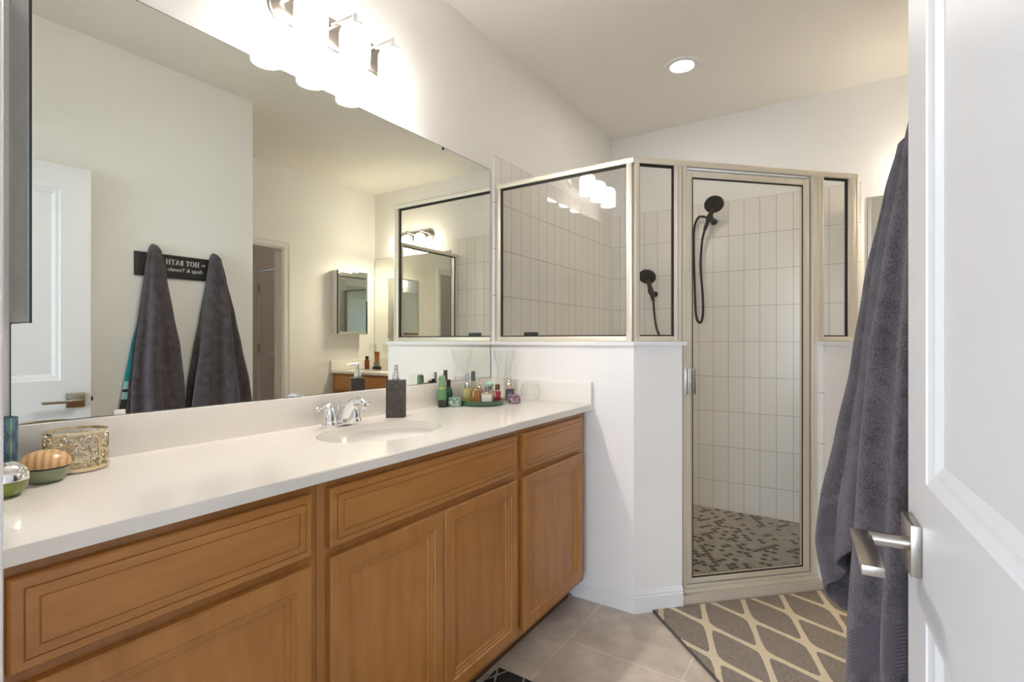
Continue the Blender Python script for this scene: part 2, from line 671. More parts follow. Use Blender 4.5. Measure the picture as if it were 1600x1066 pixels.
# the open entrance door: hinge at the entrance jamb, swung against the towel wall
DOOR_A = 94.5
door = panel_door('door_1', 0.86, 2.05, 0.035, [(0.20, 0.81), (0.995, 1.93)], 0.118, DOORP)
door['kind'] = 'structure'
door.location = (1.733, 0.142, 0.012)
door.rotation_euler = (0, 0, R(DOOR_A))
h = BM()
box(h, 0.762, 0.0175, 0.859, 0.834, 0.0305, 0.931, 0.0012)
o = obj('door_handle', h, NICKEL, door)
h = BM()
tube(h, [(0.798, 0.0275, 0.895), (0.798, 0.075, 0.895)], 0.0105, 20)
lv = obj('stem', h, NICKEL, o)
h = BM()
box(h, 0.662, 0.072, 0.8885, 0.812, 0.097, 0.9015, 0.0012)
obj('lever', h, NICKEL, o)
h = BM()
box(h, 0.765, -0.0275, 0.862, 0.831, -0.0175, 0.928, 0.0012)
obj('back_plate', h, NICKEL, o)
h = BM()
box(h, 0.86, -0.006, 0.885, 0.871, 0.006, 0.905)
obj('latch', h, BLACK, door)

door2 = panel_door('door_2', 0.80, 2.04, 0.035, [(0.22, 0.85), (1.02, 1.90)], 0.13, HALLD)
door2['kind'] = 'structure'
door2.location = (3.63, 3.54, 0.01)
h = BM()
for z in (0.25, 1.05, 1.78):
    tube(h, [(0.802, -0.02, z), (0.802, -0.02, z + 0.1)], 0.008, 10)
obj('hinge', h, NICKEL, door2)

# ------------------------------------------------------------------ shower: tiled walls, knee walls, curb
C0 = Vector((0.778, 2.188))
AD = Vector((math.sqrt(.5), math.sqrt(.5)))
AN = Vector((-math.sqrt(.5), math.sqrt(.5)))


def W(t, n=0.0):
    p = C0 + AD * t + AN * n
    return (p.x, p.y)


struct('wall_shower_side', one_box(0.0, 2.205, 0.0, 0.011, BACK, 2.18), TILE_L)
struct('wall_shower_back', one_box(0.011, BACK - 0.011, 0.0, 1.642, BACK, 2.18), TILE_B)
b = BM()
prism(b, [(0.0, 2.303), (0.7304, 2.303), W(0.2355, 0.115), W(0.989, 0.115), (1.529, 3.1016), (1.529, BACK - 0.011), (0.0, BACK - 0.011)], 0.0, 0.012)
struct('floor_shower', b, MOSAIC)
b = BM()
prism(b, [(0.0, 2.188), (0.778, 2.188), W(0.2355), W(0.2355, 0.115), (0.7304, 2.303), (0.0, 2.303)], 0.0, 1.18)
KNEE = paint('knee_wall_paint', (0.86, 0.84, 0.815), 120, 0.3)
struct('wall_half_left', b, KNEE)
b = BM()
prism(b, [W(0.989), (1.644, 3.054), (1.644, BACK), (1.529, BACK), (1.529, 3.1016), W(0.989, 0.115)], 0.0, 1.18)
struct('wall_half_right', b, KNEE)
b = BM()
prism(b, [(0.0, 2.176), (0.783, 2.176), W(0.252, -0.012), W(0.252, 0.127), (0.726, 2.315), (0.0, 2.315)], 1.18, 1.198)
for e in list(b.edges):
    pass
struct('trim_4', b, TRIM)
b = BM()
prism(b, [W(0.972, -0.012), (1.656, 3.049), (1.656, BACK), (1.517, BACK), (1.517, 3.107), W(0.972, 0.127)], 1.18, 1.198)
struct('trim_5', b, TRIM)
# tiled faces of the right knee wall
M45 = Matrix.Translation((*W(0.989), 0)) @ Matrix.Rotation(R(135), 4, 'Z')
b = BM()
box(b, 0.0, 0.0, 0.0, 0.115, 0.010, 1.178)
o = struct('wall_shower_return', b, TILE_K)
o.matrix_world = M45
b = BM()
prism(b, [W(0.2355, 0.0), W(0.989, 0.0), W(0.989, 0.115), W(0.2355, 0.115)], 0.0, 0.045)
struct('trim_6', b, CURB)


# baseboards
def baseboard(name, runs, mat=TRIM):
    b = BM()
    prof = [(0, 0), (0.014, 0), (0.014, 0.068), (0.010, 0.074), (0.012, 0.08), (0.007, 0.088), (0.005, 0.095), (0, 0.097)]
    for pts in runs:
        P = [Vector(p) for p in pts]
        segs = [(P[i + 1] - P[i]).normalized() for i in range(len(P) - 1)]
        nrm = [Vector((s.y, -s.x)) for s in segs]
        rings = []
        for i, p in enumerate(P):
            if i == 0:
                m = nrm[0]
            elif i == len(P) - 1:
                m = nrm[-1]
            else:
                m = (nrm[i - 1] + nrm[i])
                m = m / (1 + nrm[i - 1].dot(nrm[i]))
            rings.append([b.verts.new((p.x + m.x * d, p.y + m.y * d, z)) for d, z in prof])
        for a, c in zip(rings, rings[1:]):
            for k in range(len(prof) - 1):
                b.faces.new((a[k], a[k + 1], c[k + 1], c[k]))
        b.faces.new(rings[0])
        b.faces.new(rings[-1][::-1])
    return struct(name, b, mat, 25)


baseboard('baseboard_left', [[(0.482, 2.188), (0.778, 2.188), W(0.234)]])
baseboard('baseboard_right', [[W(0.99), (1.644, 3.054), (1.644, 3.27)], [(TW + 0.12, 1.90), (TW, 1.90), (TW, 1.05)]])

# ------------------------------------------------------------------ shower enclosure
FZ0, FZ1 = 1.198, 2.030
enc = thing('shower_enclosure', 'corner shower enclosure of framed clear glass with a pale satin metal frame', 'shower enclosure', (0.757, 2.238, 0), 0)
EL = lambda x, y, z: (x - 0.757, y - 2.238, z)


def fbox(b, t0, t1, n0, n1, z0, z1, bev=0.002):
    """box along the angled run, t from the left corner, n inward"""
    M = Matrix.Rotation(R(45), 4, 'Z')
    box(b, t0, n0, z0, t1, n1, z1, bev, 2, M)


# header: left run, angled run, right run (all one mitred rail)
b = BM()
rail = [(0.012, 2.238), (0.757, 2.238), (0.757 + 0.837, 2.238 + 0.837), (0.757 + 0.837, BACK - 0.012)]
P = [Vector(p) for p in rail]
seg = [(P[i + 1] - P[i]).normalized() for i in range(3)]
nr = [Vector((s.y, -s.x)) for s in seg]
prof = [(-0.017, 2.003), (0.017, 2.003), (0.019, 2.010), (0.019, 2.024), (0.014, 2.031), (-0.014, 2.031), (-0.019, 2.024), (-0.019, 2.010)]
rings = []
for i, p in enumerate(P):
    m = nr[0] if i == 0 else nr[-1] if i == 3 else (nr[i - 1] + nr[i]) / (1 + nr[i - 1].dot(nr[i]))
    rings.append([b.verts.new(EL(p.x + m.x * d, p.y + m.y * d, z)) for d, z in prof])
for a, c in zip(rings, rings[1:]):
    for k in range(8):
        j = (k + 1) % 8
        b.faces.new((a[k], a[j], c[j], c[k]))
b.faces.new(rings[0])
b.faces.new(rings[-1][::-1])
obj('header', b, SATIN, enc, 25)
# wall bracket of the header and wall jambs
b = BM()
box(b, *EL(0.012, 2.222, FZ0), *EL(0.036, 2.254, 2.004), 0.002)
obj('wall_jamb', b, SATIN, enc)
b = BM()
box(b, *EL(1.578, BACK - 0.036, FZ0), *EL(1.610, BACK - 0.012, 2.004), 0.002)
obj('wall_jamb', b, SATIN, enc)
# corner posts
b = BM()
box(b, *EL(0.730, 2.220, FZ0), *EL(0.757, 2.254, 2.004), 0.002)
fbox(b, 0.0, 0.024, -0.018, 0.016, FZ0, 2.004)
obj('corner_post', b, SATIN, enc)
b = BM()
fbox(b, 1.142, 1.180, -0.018, 0.016, FZ0, 2.004)
box(b, *EL(1.578, 3.080, FZ0), *EL(1.612, 3.106, 2.004), 0.002)
obj('corner_post', b, SATIN, enc)
# bottom channels on the ledges
b = BM()
box(b, *EL(0.036, 2.222, FZ0), *EL(0.730, 2.254, 1.222), 0.002)
obj('sill_channel', b, SATIN, enc)
b = BM()
fbox(b, 0.024, 0.215, -0.016, 0.016, FZ0, 1.222)
obj('sill_channel', b, SATIN, enc)
b = BM()
fbox(b, 0.9935, 1.142, -0.016, 0.016, FZ0, 1.222)
obj('sill_channel', b, SATIN, enc)
b = BM()
box(b, *EL(1.578, 3.106, FZ0), *EL(1.610, BACK - 0.036, 1.222), 0.002)
obj('sill_channel', b, SATIN, enc)
# door posts, each a fluted box full height beside the knee walls
for t0, t1, bumps in ((0.198, 0.2345, (0.207, 0.224)), (0.956, 0.9935, (0.965, 0.982))):
    b = BM()
    fbox(b, t0, t1, -0.018, 0.016, FZ0 if t0 < .5 else FZ0, 2.004)
    for q in bumps:
        fbox(b, q - 0.004, q + 0.004, -0.0225, -0.016, FZ0, 2.003, 0.0018)
    obj('door_post', b, SATIN, enc)
b = BM()
fbox(b, 0.236, 0.256, -0.020, 0.016, 0.045, 2.004)
obj('door_jamb', b, SATIN, enc)
b = BM()
fbox(b, 0.922, 0.962, -0.018, 0.016, 0.045, 2.004)
fbox(b, 0.928, 0.936, -0.0225, -0.016, 0.05, 2.003, 0.0018)
obj('door_jamb', b, SATIN, enc)
# threshold
b = BM()
fbox(b, 0.236, 0.955, -0.030, 0.026, 0.045, 0.060)
fbox(b, 0.256, 0.930, -0.012, 0.016, 0.060, 0.076)
obj('threshold', b, SATIN, enc)


def glass_panel(name, t0, t1, z0, z1, M, gas=0.006):
    b = BM()
    box(b, t0, -0.003, z0, t1, 0.003, z1, 0, 2, M)
    g = obj(name, b, PANE, enc, 0)
    b = BM()
    for q in ((t0, z0, t0 + gas, z1), (t1 - gas, z0, t1, z1), (t0 + gas, z0, t1 - gas, z0 + gas), (t0 + gas, z1 - gas * 1.6, t1 - gas, z1)):
        box(b, q[0], -0.006, q[1], q[2], 0.006, q[3], 0, 2, M)
    obj('gasket', b, GASKET, g, 0)
    return g


I4 = Matrix.Identity(4)
R45 = Matrix.Rotation(R(45), 4, 'Z')
MR = Matrix.Translation((0.837, 0, 0)) @ Matrix.Rotation(R(90), 4, 'Z')
glass_panel('glass_panel', 0.036 - 0.757, -0.027, 1.222, 2.004, I4)
glass_panel('glass_panel', 0.024, 0.198, 1.222, 2.004, R45)
glass_panel('glass_panel', 0.9935, 1.142, 1.222, 2.004, R45)
glass_panel('glass_panel', 0.868, 1.5655, 1.222, 2.004, MR)
# hinged door
b = BM()
fbox(b, 0.258, 0.285, -0.016, 0.006, 0.082, 1.985)
fbox(b, 0.876, 0.913, -0.016, 0.006, 0.082, 1.985)
fbox(b, 0.285, 0.876, -0.016, 0.012, 0.082, 0.108)
fbox(b, 0.285, 0.876, -0.016, 0.012, 1.955, 1.985)
dr = obj('door', b, SATIN, enc)
b = BM()
box(b, 0.283, -0.003, 0.106, 0.878, 0.003, 1.957, 0, 2, R45)
g = obj('glass', b, PANE, dr, 0)
b = BM()
for q in ((0.285, 0.108, 0.289, 1.955), (0.872, 0.108, 0.876, 1.955), (0.290, 0.108, 0.870, 0.114), (0.290, 1.948, 0.870, 1.955)):
    box(b, q[0], -0.0165, q[1], q[2], -0.0125, q[3], 0, 2, R45)
obj('gasket', b, GASKET, dr, 0)
b = BM()
fbox(b, 0.9135, 0.9215, -0.006, 0.006, 0.085, 1.985, 0)
obj('hinge_gap_shade', b, GASKET, dr, 0)  # solid black strip, stands for the shade in the open hinge gap
b = BM()
fbox(b, 0.258, 0.290, -0.042, -0.016, 0.955, 1.075, 0.004)
fbox(b, 0.258, 0.270, -0.060, -0.040, 0.955, 1.075, 0.004)
obj('handle', b, CHROME, dr)
b = BM()
fbox(b, 0.258, 0.905, -0.012, 0.006, 1.990, 2.001, 0.001)
obj('top_seal', b, WHITEP, enc)


# ------------------------------------------------------------------ hand showers on the back wall
def hand_shower(label, at, bracket, grip, mid, head, face, hose):
    """all points relative to the wall bracket's foot at (x, z) on the tiles; y = 0 is the tile face"""
    t = thing('hand_shower', label, 'shower head', (at[0], BACK - 0.011, at[1]), 0, 'hand showers')
    b = BM()
    tube(b, [(0, 0, 0), (0, -0.012, 0)], 0.022, 20)
    tube(b, [(0, -0.01, 0), bracket], 0.012, 16)
    lathe(b, [(0, -0.022), (0.019, -0.022), (0.021, 0.0), (0.019, 0.022), (0, 0.022)], 20,
          Matrix.Translation(mid) @ (Vector(head) - Vector(grip)).to_track_quat('Z', 'Y').to_matrix().to_4x4())
    obj('wall_bracket', b, BLACK, t)
    b = BM()
    p = spline([grip, Vector(grip).lerp(Vector(mid), .5), mid, Vector(mid).lerp(Vector(head), .75)], 5)
    tube(b, p, [0.012 + 0.005 * (k / (len(p) - 1)) for k in range(len(p))], 16)
    obj('handle', b, BLACK, t)
    b = BM()
    M = Matrix.Translation(head) @ Vector(face).normalized().to_track_quat('Z', 'Y').to_matrix().to_4x4()
    lathe(b, [(0, -0.026), (0.026, -0.024), (0.052, -0.012), (0.0635, 0.0), (0.064, 0.006), (0.058, 0.011), (0.053, 0.009), (0, 0.009)], 40, M)
    hd = obj('head', b, BLACK, t)
    b = BM()
    for rr, k in ((0.012, 6), (0.025, 12), (0.038, 18), (0.048, 24)):
        for i in range(k):
            a = 2 * PI * i / k
            lathe(b, [(0.0, 0.0115), (0.0018, 0.0115), (0.0018, 0.008)], 6, M @ Matrix.Translation((rr * math.cos(a), rr * math.sin(a), 0)))
    obj('nozzles', b, pbr('grey_nozzle', (0.06, 0.06, 0.06), 0.6), hd)
    b = BM()
    tube(b, spline(hose, 10), 0.0085, 12)
    obj('hose', b, BLACK, t)
    return t


hand_shower('black hand shower with a looped hose, high on the tiled wall behind the shower door', (0.775, 2.045),
            (0, -0.09, 0.015), (-0.048, -0.072, -0.062), (-0.012, -0.095, 0.012), (0.026, -0.13, 0.095), (0.25, -0.76, -0.68),
            [(-0.048, -0.072, -0.062), (-0.068, -0.066, -0.15), (-0.078, -0.06, -0.32), (-0.066, -0.055, -0.52), (-0.066, -0.05, -0.66),
             (-0.086, -0.05, -0.715), (-0.112, -0.05, -0.66), (-0.122, -0.05, -0.45), (-0.128, -0.05, -0.20), (-0.126, -0.045, -0.04),
             (-0.100, -0.04, 0.035), (-0.060, -0.04, 0.038), (-0.02, -0.04, 0.018), (0.0, -0.045, 0.005)])
hand_shower('black hand shower with a trailing hose, lower on the tiles behind the narrow left pane', (0.352, 1.553),
            (0, -0.07, 0.01), (0.006, -0.060, -0.055), (-0.008, -0.080, 0.02), (-0.024, -0.11, 0.125), (0.05, -0.76, -0.66),
            [(0.006, -0.060, -0.055), (0.012, -0.06, -0.14), (0.030, -0.06, -0.26), (0.070, -0.06, -0.36), (0.10, -0.055, -0.50), (0.07, -0.04, -0.60), (0.02, -0.02, -0.58)])

# little black-topped tin standing on the ledge inside the glass
t = thing('soap_tin', 'small black and white soap tin on the ledge behind the shower glass', 'soap tin', (0.19, 2.285, 1.198))
b = BM()
box(b, -0.036, -0.014, 0, 0.036, 0.014, 0.026, 0.003)
obj('base', b, WHITEP, t)
b = BM()
box(b, -0.036, -0.014, 0.026, 0.036, 0.014, 0.048, 0.003)
obj('lid', b, BLACK, t)

# ------------------------------------------------------------------ recessed ceiling light
t = thing('recessed_light', 'round white recessed ceiling light above the shower, switched on', 'ceiling light', (0.771, 3.005, CEILZ))
b = BM()
lathe(b, [(0.062, -0.004), (0.066, -0.009), (0.090, -0.011), (0.097, -0.008), (0.098, 0.0), (0.062, 0.0)], 48)
obj('trim_ring', b, WHITEP, t)
b = BM()
lathe(b, [(0, -0.005), (0.063, -0.005), (0.063, -0.001), (0, -0.001)], 40)
obj('lens', b, LENS, t)


# ------------------------------------------------------------------ vanity cabinets
def raised_front(b, x0, x1, z0, z1, y0, kind):
    """front facing local -y, back on y0"""
    f = lambda x, d, z: (x, y0 - d, z)
    if kind == 'drawer':
        prof = [(0, 0), (0, 0.017), (0.003, 0.020), (0.016, 0.0215), (0.0165, 0.0195), (0.018, 0.0195), (0.0185, 0.0225), (0.033, 0.0235), (0.0335, 0.0220), (0.0350, 0.0220), (0.0355, 0.0238)]
    else:
        prof = [(0, 0), (0, 0.018), (0.004, 0.0225), (0.040, 0.0235), (0.043, 0.0195), (0.050, 0.0195), (0.052, 0.0155), (0.060, 0.0145), (0.063, 0.0095), (0.066, 0.0095)]
    back = [b.verts.new(f(x, 0, z)) for x, z in ((x0, z0), (x1, z0), (x1, z1), (x0, z1))]
    b.faces.new(back[::-1])
    rect_rings(b, x0, x1, z0, z1, prof, f)
    bmesh.ops.remove_doubles(b, verts=b.verts, dist=1e-6)


def vanity_cabinet(label, loc, rz, width, depth, drawers, doors, group, z1=0.882, body_top=0.877):
    t = thing('vanity_cabinet', label, 'cabinet', loc, rz, group)
    b = BM()
    box(b, 0.0006, 0.02, 0.10, width - 0.0006, depth, body_top)
    obj('carcass', b, WOODV, t)
    b = BM()
    box(b, 0.0006, 0.0, 0.10, width - 0.0006, 0.02, z1, 0.001)
    obj('face_frame', b, WOODV, t)
    b = BM()
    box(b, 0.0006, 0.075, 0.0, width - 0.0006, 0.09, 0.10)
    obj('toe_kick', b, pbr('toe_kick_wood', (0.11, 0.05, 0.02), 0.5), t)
    for x0, x1, za, zb in drawers:
        b = BM()
        raised_front(b, x0, x1, za, zb, -0.0005, 'drawer')
        obj('drawer', b, WOODH, t, 20)
    for x0, x1, za, zb in doors:
        b = BM()
        raised_front(b, x0, x1, za, zb, -0.0005, 'door')
        obj('door', b, WOODV, t, 20)
    return t


VX = 0.55
VG = 'maple cabinets under the long countertop'
DZ = (0.719, 0.858)
OZ = (0.132, 0.697)
Y1, Y2, Y3, Y4 = 0.165, 0.7355, 1.582, 2.150
vanity_cabinet('maple cabinet with one drawer over a door at the near end of the vanity', (VX, Y1, 0), 90, Y2 - Y1, 0.535,
               [(0.2155 - Y1, 0.711 - Y1, *DZ)], [(0.2155 - Y1, 0.711 - Y1, *OZ)], VG)
vanity_cabinet('wide maple cabinet under the oval sink with one long drawer front over two doors', (VX, Y2, 0), 90, Y3 - Y2, 0.535,
               [(0.760 - Y2, 1.558 - Y2, *DZ)], [(0.760 - Y2, 1.157 - Y2, *OZ), (1.160 - Y2, 1.558 - Y2, *OZ)], VG, body_top=0.70)
vanity_cabinet('narrow maple cabinet with one drawer over a door, beside the white half wall', (VX, Y3, 0), 90, Y4 - Y3, 0.535,
               [(1.606 - Y3, 2.102 - Y3, *DZ)], [(1.606 - Y3, 2.102 - Y3, *OZ)], VG)


def top_with_hole(b, x0, y0, x1, y1, z0, z1, cx, cy, ra, rb, n=96):
    """slab with an elliptical hole; ra along x, rb along y"""
    angs = [2 * PI * i / n for i in range(n)]
    for X, Y in ((x0, y0), (x1, y0), (x1, y1), (x0, y1)):
        angs.append(math.atan2(Y - cy, X - cx) % (2 * PI))
    angs = sorted(set(round(a, 6) for a in angs))
    rin, rout = [], []
    for a in angs:
        c, s = math.cos(a), math.sin(a)
        k = 1 / math.sqrt((c / ra) ** 2 + (s / rb) ** 2)
        m = min(((x1 - cx) / c if c > 1e-9 else (x0 - cx) / c if c < -1e-9 else 1e9),
                ((y1 - cy) / s if s > 1e-9 else (y0 - cy) / s if s < -1e-9 else 1e9))
        rin.append((cx + c * k, cy + s * k))
        rout.append((cx + c * m, cy + s * m))
    L = len(angs)
    V = [[b.verts.new((x, y, z)) for x, y in ring] for ring, z in ((rout, z0), (rout, z1 - 0.003), ([(cx + (x - cx) * (1 - 0.003 / max(abs(x - cx), abs(y - cy))), cy + (y - cy) * (1 - 0.003 / max(abs(x - cx), abs(y - cy)))) for x, y in rout], z1), (rin, z1), (rin, z0))]
    for A, B in zip(V, V[1:] + V[:1]):
        for i in range(L):
            j = (i + 1) % L
            b.faces.new((A[i], A[j], B[j], B[i]))


CT = 0.908
SK = (0.300, 1.165)
ct = thing('vanity_countertop', 'long cream quartz countertop with an oval sink cut-out on the maple cabinets', 'countertop', (0, 0, 0.882))
b = BM()
top_with_hole(b, 0.002, 0.139, 0.585, 2.186, 0.0, 0.026, SK[0], SK[1], 0.160, 0.222)
obj('slab', b, QUARTZ, ct, 25)
b = BM()
box(b, 0.002, 0.139, 0.026, 0.022, 2.186, 0.128, 0.002)
obj('backsplash', b, QUARTZ, ct)
b = BM()
box(b, 0.0225, 2.166, 0.026, 0.583, 2.186, 0.128, 0.002)
obj('side_splash', b, QUARTZ, ct)

# undermount sink
t = thing('sink_basin', 'oval white porcelain sink sunk into the long cream countertop', 'sink', (SK[0], SK[1], 0.74))
b = BM()
lathe(b, [(0.0, 0.005), (0.15, 0.008), (0.45, 0.02), (0.75, 0.055), (0.93, 0.105), (1.0, 0.1415), (1.09, 0.1415), (1.09, 0.132), (1.0, 0.095), (0.8, 0.04), (0.45, 0.005), (0, 0.0)],
      64, None, 0.168, 0.230)
obj('bowl', b, SINKW, t, 60)
b = BM()
lathe(b, [(0, 0.012), (0.012, 0.012), (0.02, 0.011), (0.023, 0.008), (0.023, 0.0055), (0, 0.0055)], 28)
obj('drain', b, CHROME, t)

# faucet
t = thing('faucet', 'chrome two-handle centerset faucet behind the oval sink', 'faucet', (0.098, 1.165, CT))
b = BM()
lathe(b, [(0, 0.0), (0.026, 0.0), (0.027, 0.012), (0.024, 0.02), (0, 0.02)], 36, Matrix.Translation((0, -0.051, 0)))
lathe(b, [(0, 0.0), (0.026, 0.0), (0.027, 0.012), (0.024, 0.02), (0, 0.02)], 36, Matrix.Translation((0, 0.051, 0)))
box(b, -0.024, -0.05, 0.0, 0.024, 0.05, 0.016, 0.005, 3)
obj('base', b, CHROME, t)
b = BM()
sp = spline([(-0.004, 0, 0.012), (0.012, 0, 0.036), (0.036, 0, 0.064), (0.066, 0, 0.084), (0.098, 0, 0.088), (0.117, 0, 0.081)], 6)
tube(b, sp, [0.026 - 0.012 * min(1, i / 18) - 0.003 * max(0, (i - 20) / 10) for i in range(len(sp))], 24)
obj('spout', b, CHROME, t, 60)
b = BM()
lathe(b, [(0, 0), (0.008, 0), (0.0095, 0.012), (0.009, 0.022), (0, 0.022)], 20, Matrix.Translation((0.112, 0, 0.058)))
obj('aerator', b, CHROME, t)
b = BM()
tube(b, [(-0.024, 0.004, 0.014), (-0.026, 0.004, 0.07)], 0.003, 10)
lathe(b, [(0, 0), (0.0055, 0.002), (0.007, 0.008), (0.004, 0.014), (0, 0.015)], 16, Matrix.Translation((-0.026, 0.004, 0.066)))
obj('lift_rod', b, CHROME, t)
for s in (-1, 1):
    b = BM()
    lathe(b, [(0, 0.020), (0.022, 0.020), (0.0215, 0.034), (0.018, 0.052), (0.013, 0.062), (0.011, 0.068), (0.0125, 0.072), (0.010, 0.079), (0, 0.081)], 32, Matrix.Translation((0, s * 0.051, 0)))
    hnd = obj('handle', b, CHROME, t, 60)
    b = BM()
    pts = spline([(0.0, s * 0.051, 0.071), (0.004, s * 0.068, 0.075), (0.008, s * 0.090, 0.068), (0.012, s * 0.112, 0.066)], 6)
    tube(b, pts, [0.0085, 0.0085, 0.008, 0.0075, 0.007, 0.0065, 0.006, 0.006, 0.006, 0.006, 0.006, 0.006, 0.0063, 0.0066, 0.007, 0.0075, 0.008, 0.007, 0.005], 14)
    obj('lever', b, CHROME, hnd, 60)

# ------------------------------------------------------------------ vanity mirror
mt = thing('wall_mirror', 'wide frameless wall mirror above the long countertop', 'mirror', (0.0, 0.3425, 1.012))
b = BM()
box(b, 0.0015, 0, 0, 0.0065, 1.832, 1.083)
obj('mirror_glass', b, MIRROR, mt, 0)
b = BM()
for q in ((0.0012, -0.0015, -0.001, 0.0068, 0.0, 1.084), (0.0012, 1.832, -0.001, 0.0068, 1.8335, 1.084), (0.0012, 0, 1.083, 0.0068, 1.832, 1.0845)):
    box(b, *q)
obj('mirror_rim', b, EDGE, mt, 0)
for y, z, m in ((0.203, -0.001, WHITEP), (1.46, 1.071, BLACK)):
    b = BM()
    if m is WHITEP:
        box(b, 0.0068, y - 0.013, z, 0.011, y + 0.013, z + 0.013, 0.002)
    else:
        box(b, 0.0066, y - 0.005, z, 0.011, y + 0.005, z + 0.012, 0.002)
    obj('mirror_clip', b, m, mt)

# mirrored panel standing out from the wall at the mirror's near end
t = thing('side_mirror', 'narrow dark-edged mirror panel standing out from the near left end of the wall mirror', 'mirror', (0.0075, 0.3425, 1.238))
b = BM()
box(b, 0, 0, 0, 0.128, 0.004, 0.72)
obj('backing', b, EDGE, t, 0)
b = BM()
f = lambda x, d, z: (x, -d, z)
rect_rings(b, 0.0, 0.126, 0.003, 0.72, [(0.0, 0.0), (0.0, 0.002), (0.016, 0.0034), (0.017, 0.0034)], f)
obj('mirror_face', b, pbr('dimmed_mirror', (0.40, 0.415, 0.44), 0.02, 1.0), t, 0)  # dim reflection put into the mirror's own tint


# ------------------------------------------------------------------ vanity lights
def vanity_light(label, loc, rz, shade_mat, bulb_w, bulb_c):
    """bar fixture facing local +x, long axis along local y"""
    t = thing('vanity_light', label, 'wall lamp', loc, rz, 'three-shade vanity lights')
    b = BM()
    n = 40
    pts = []
    L, H = 0.245, 0.058
    for i in range(n):
        a = 2 * PI * i / n
        c, s = math.cos(a), math.sin(a)
        pts.append(((L - H) * (1 if c > 0 else -1) + H * c, H * s))
    rings = []
    for k, x in ((0.97, 0.001), (1.0, 0.006), (1.0, 0.018), (0.93, 0.024)):
        rings.append([b.verts.new((x, y * k, z * k - 0.014)) for y, z in pts])
    for a, c in zip(rings, rings[1:]):
        for i in range(n):
            j = (i + 1) % n
            b.faces.new((a[i], a[j], c[j], c[i]))
    b.faces.new(rings[0][::-1])
    b.faces.new(rings[-1])
    obj('back_plate', b, NICKEL, t)
    for y in (-0.175, 0.0, 0.175):
        b = BM()
        bar(b, (0.02, y - 0.035, -0.004), (0.134, y + 0.002, 0.022), 0.011, 0.011)
        obj('arm', b, CHROME, t)
        b = BM()
        lathe(b, [(0, -0.016), (0.028, -0.016), (0.030, -0.012), (0.014, -0.005), (0.009, 0.004), (0.009, 0.024), (0.006, 0.028), (0, 0.029)], 28, Matrix.Translation((0.13, y, 0)))
        obj('shade_cap', b, CHROME, t)
        b = BM()
        lathe(b, [(0.012, -0.0158), (0.030, -0.018), (0.044, -0.028), (0.051, -0.044), (0.0525, -0.066), (0.051, -0.148), (0.048, -0.148), (0.0495, -0.066), (0.048, -0.044), (0.041, -0.031), (0.028, -0.022), (0.012, -0.020)],
              40, Matrix.Translation((0.13, y, 0)))
        obj('lamp_shade', b, shade_mat, t, 60)
        ld = bpy.data.lights.new('bulb', 'POINT')
        ld.energy = bulb_w
        ld.color = bulb_c
        ld.shadow_soft_size = 0.022
        lo = bpy.data.objects.new('bulb', ld)
        COL.objects.link(lo)
        lo.parent = t
        lo.location = (0.13, y, -0.122)
    return t


vanity_light('three-shade nickel vanity light glowing above the long wall mirror', (0.0, 1.195, 2.316), 0, SHADE, BULB, WARM)
vanity_light('three-shade nickel vanity light seen reflected, above the far mirror on the back wall', (2.135, BACK, 2.27), -90, SHADE2, FAR_BULB, FAR_WARM)

# ------------------------------------------------------------------ second vanity on the back wall (seen in the mirror)
vanity_cabinet('maple two-door cabinet of the small far vanity, seen reflected', (1.69, 3.295, 0), 0, 1.05, 0.535,
               [(0.05, 1.00, *DZ)], [(0.05, 0.523, *OZ), (0.527, 1.00, *OZ)], 'maple cabinets of the far vanity')
t = thing('far_countertop', 'small cream quartz countertop of the far vanity, seen reflected in the long mirror', 'countertop', (1.66, 3.26, 0.882))
b = BM()
box(b, 0.0, 0.0, 0.0, 1.088, 0.578, 0.026, 0.003)
obj('slab', b, QUARTZ, t)
b = BM()
box(b, 0.0, 0.558, 0.0262, 1.088, 0.578, 0.128, 0.002)
obj('backsplash', b, QUARTZ, t)
b = BM()
box(b, 1.068, 0.005, 0.0262, 1.088, 0.557, 0.128, 0.002)
obj('side_splash', b, QUARTZ, t)
t = thing('far_mirror', 'frameless wall mirror on the back wall right of the shower', 'mirror', (1.672, BACK, 1.012))
b = BM()
box(b, 0, -0.0065, 0, 1.070, -0.0015, 1.07)
obj('mirror_glass', b, MIRROR, t, 0)
b = BM()
box(b, -0.0015, -0.0068, -0.001, 0, -0.0012, 1.071)
box(b, 1.070, -0.0068, -0.001, 1.0715, -0.0012, 1.071)
box(b, 0, -0.0068, 1.07, 1.07, -0.0012, 1.0715)
obj('mirror_rim', b, EDGE, t, 0)

t = thing('medicine_cabinet', 'white box-shaped medicine cabinet with a mirror door, hanging on the far wall', 'medicine cabinet', (FW, 3.27, 1.272))
b = BM()
box(b, -0.10, 0, 0, -0.0005, 0.365, 0.63, 0.002)
obj('body', b, WHITEP, t)
b = BM()
box(b, -0.118, -0.002, -0.003, -0.101, 0.367, 0.633)
dd = obj('door', b, EDGE, t)
b = BM()
f = lambda x, d, z: (-0.118 - d, x, z)
rect_rings(b, -0.001, 0.366, -0.002, 0.632, [(0.0, 0.0005), (0.0, 0.002), (0.022, 0.0045), (0.023, 0.0045)], f)
obj('mirror_face', b, MIRROR_D, dd, 0)

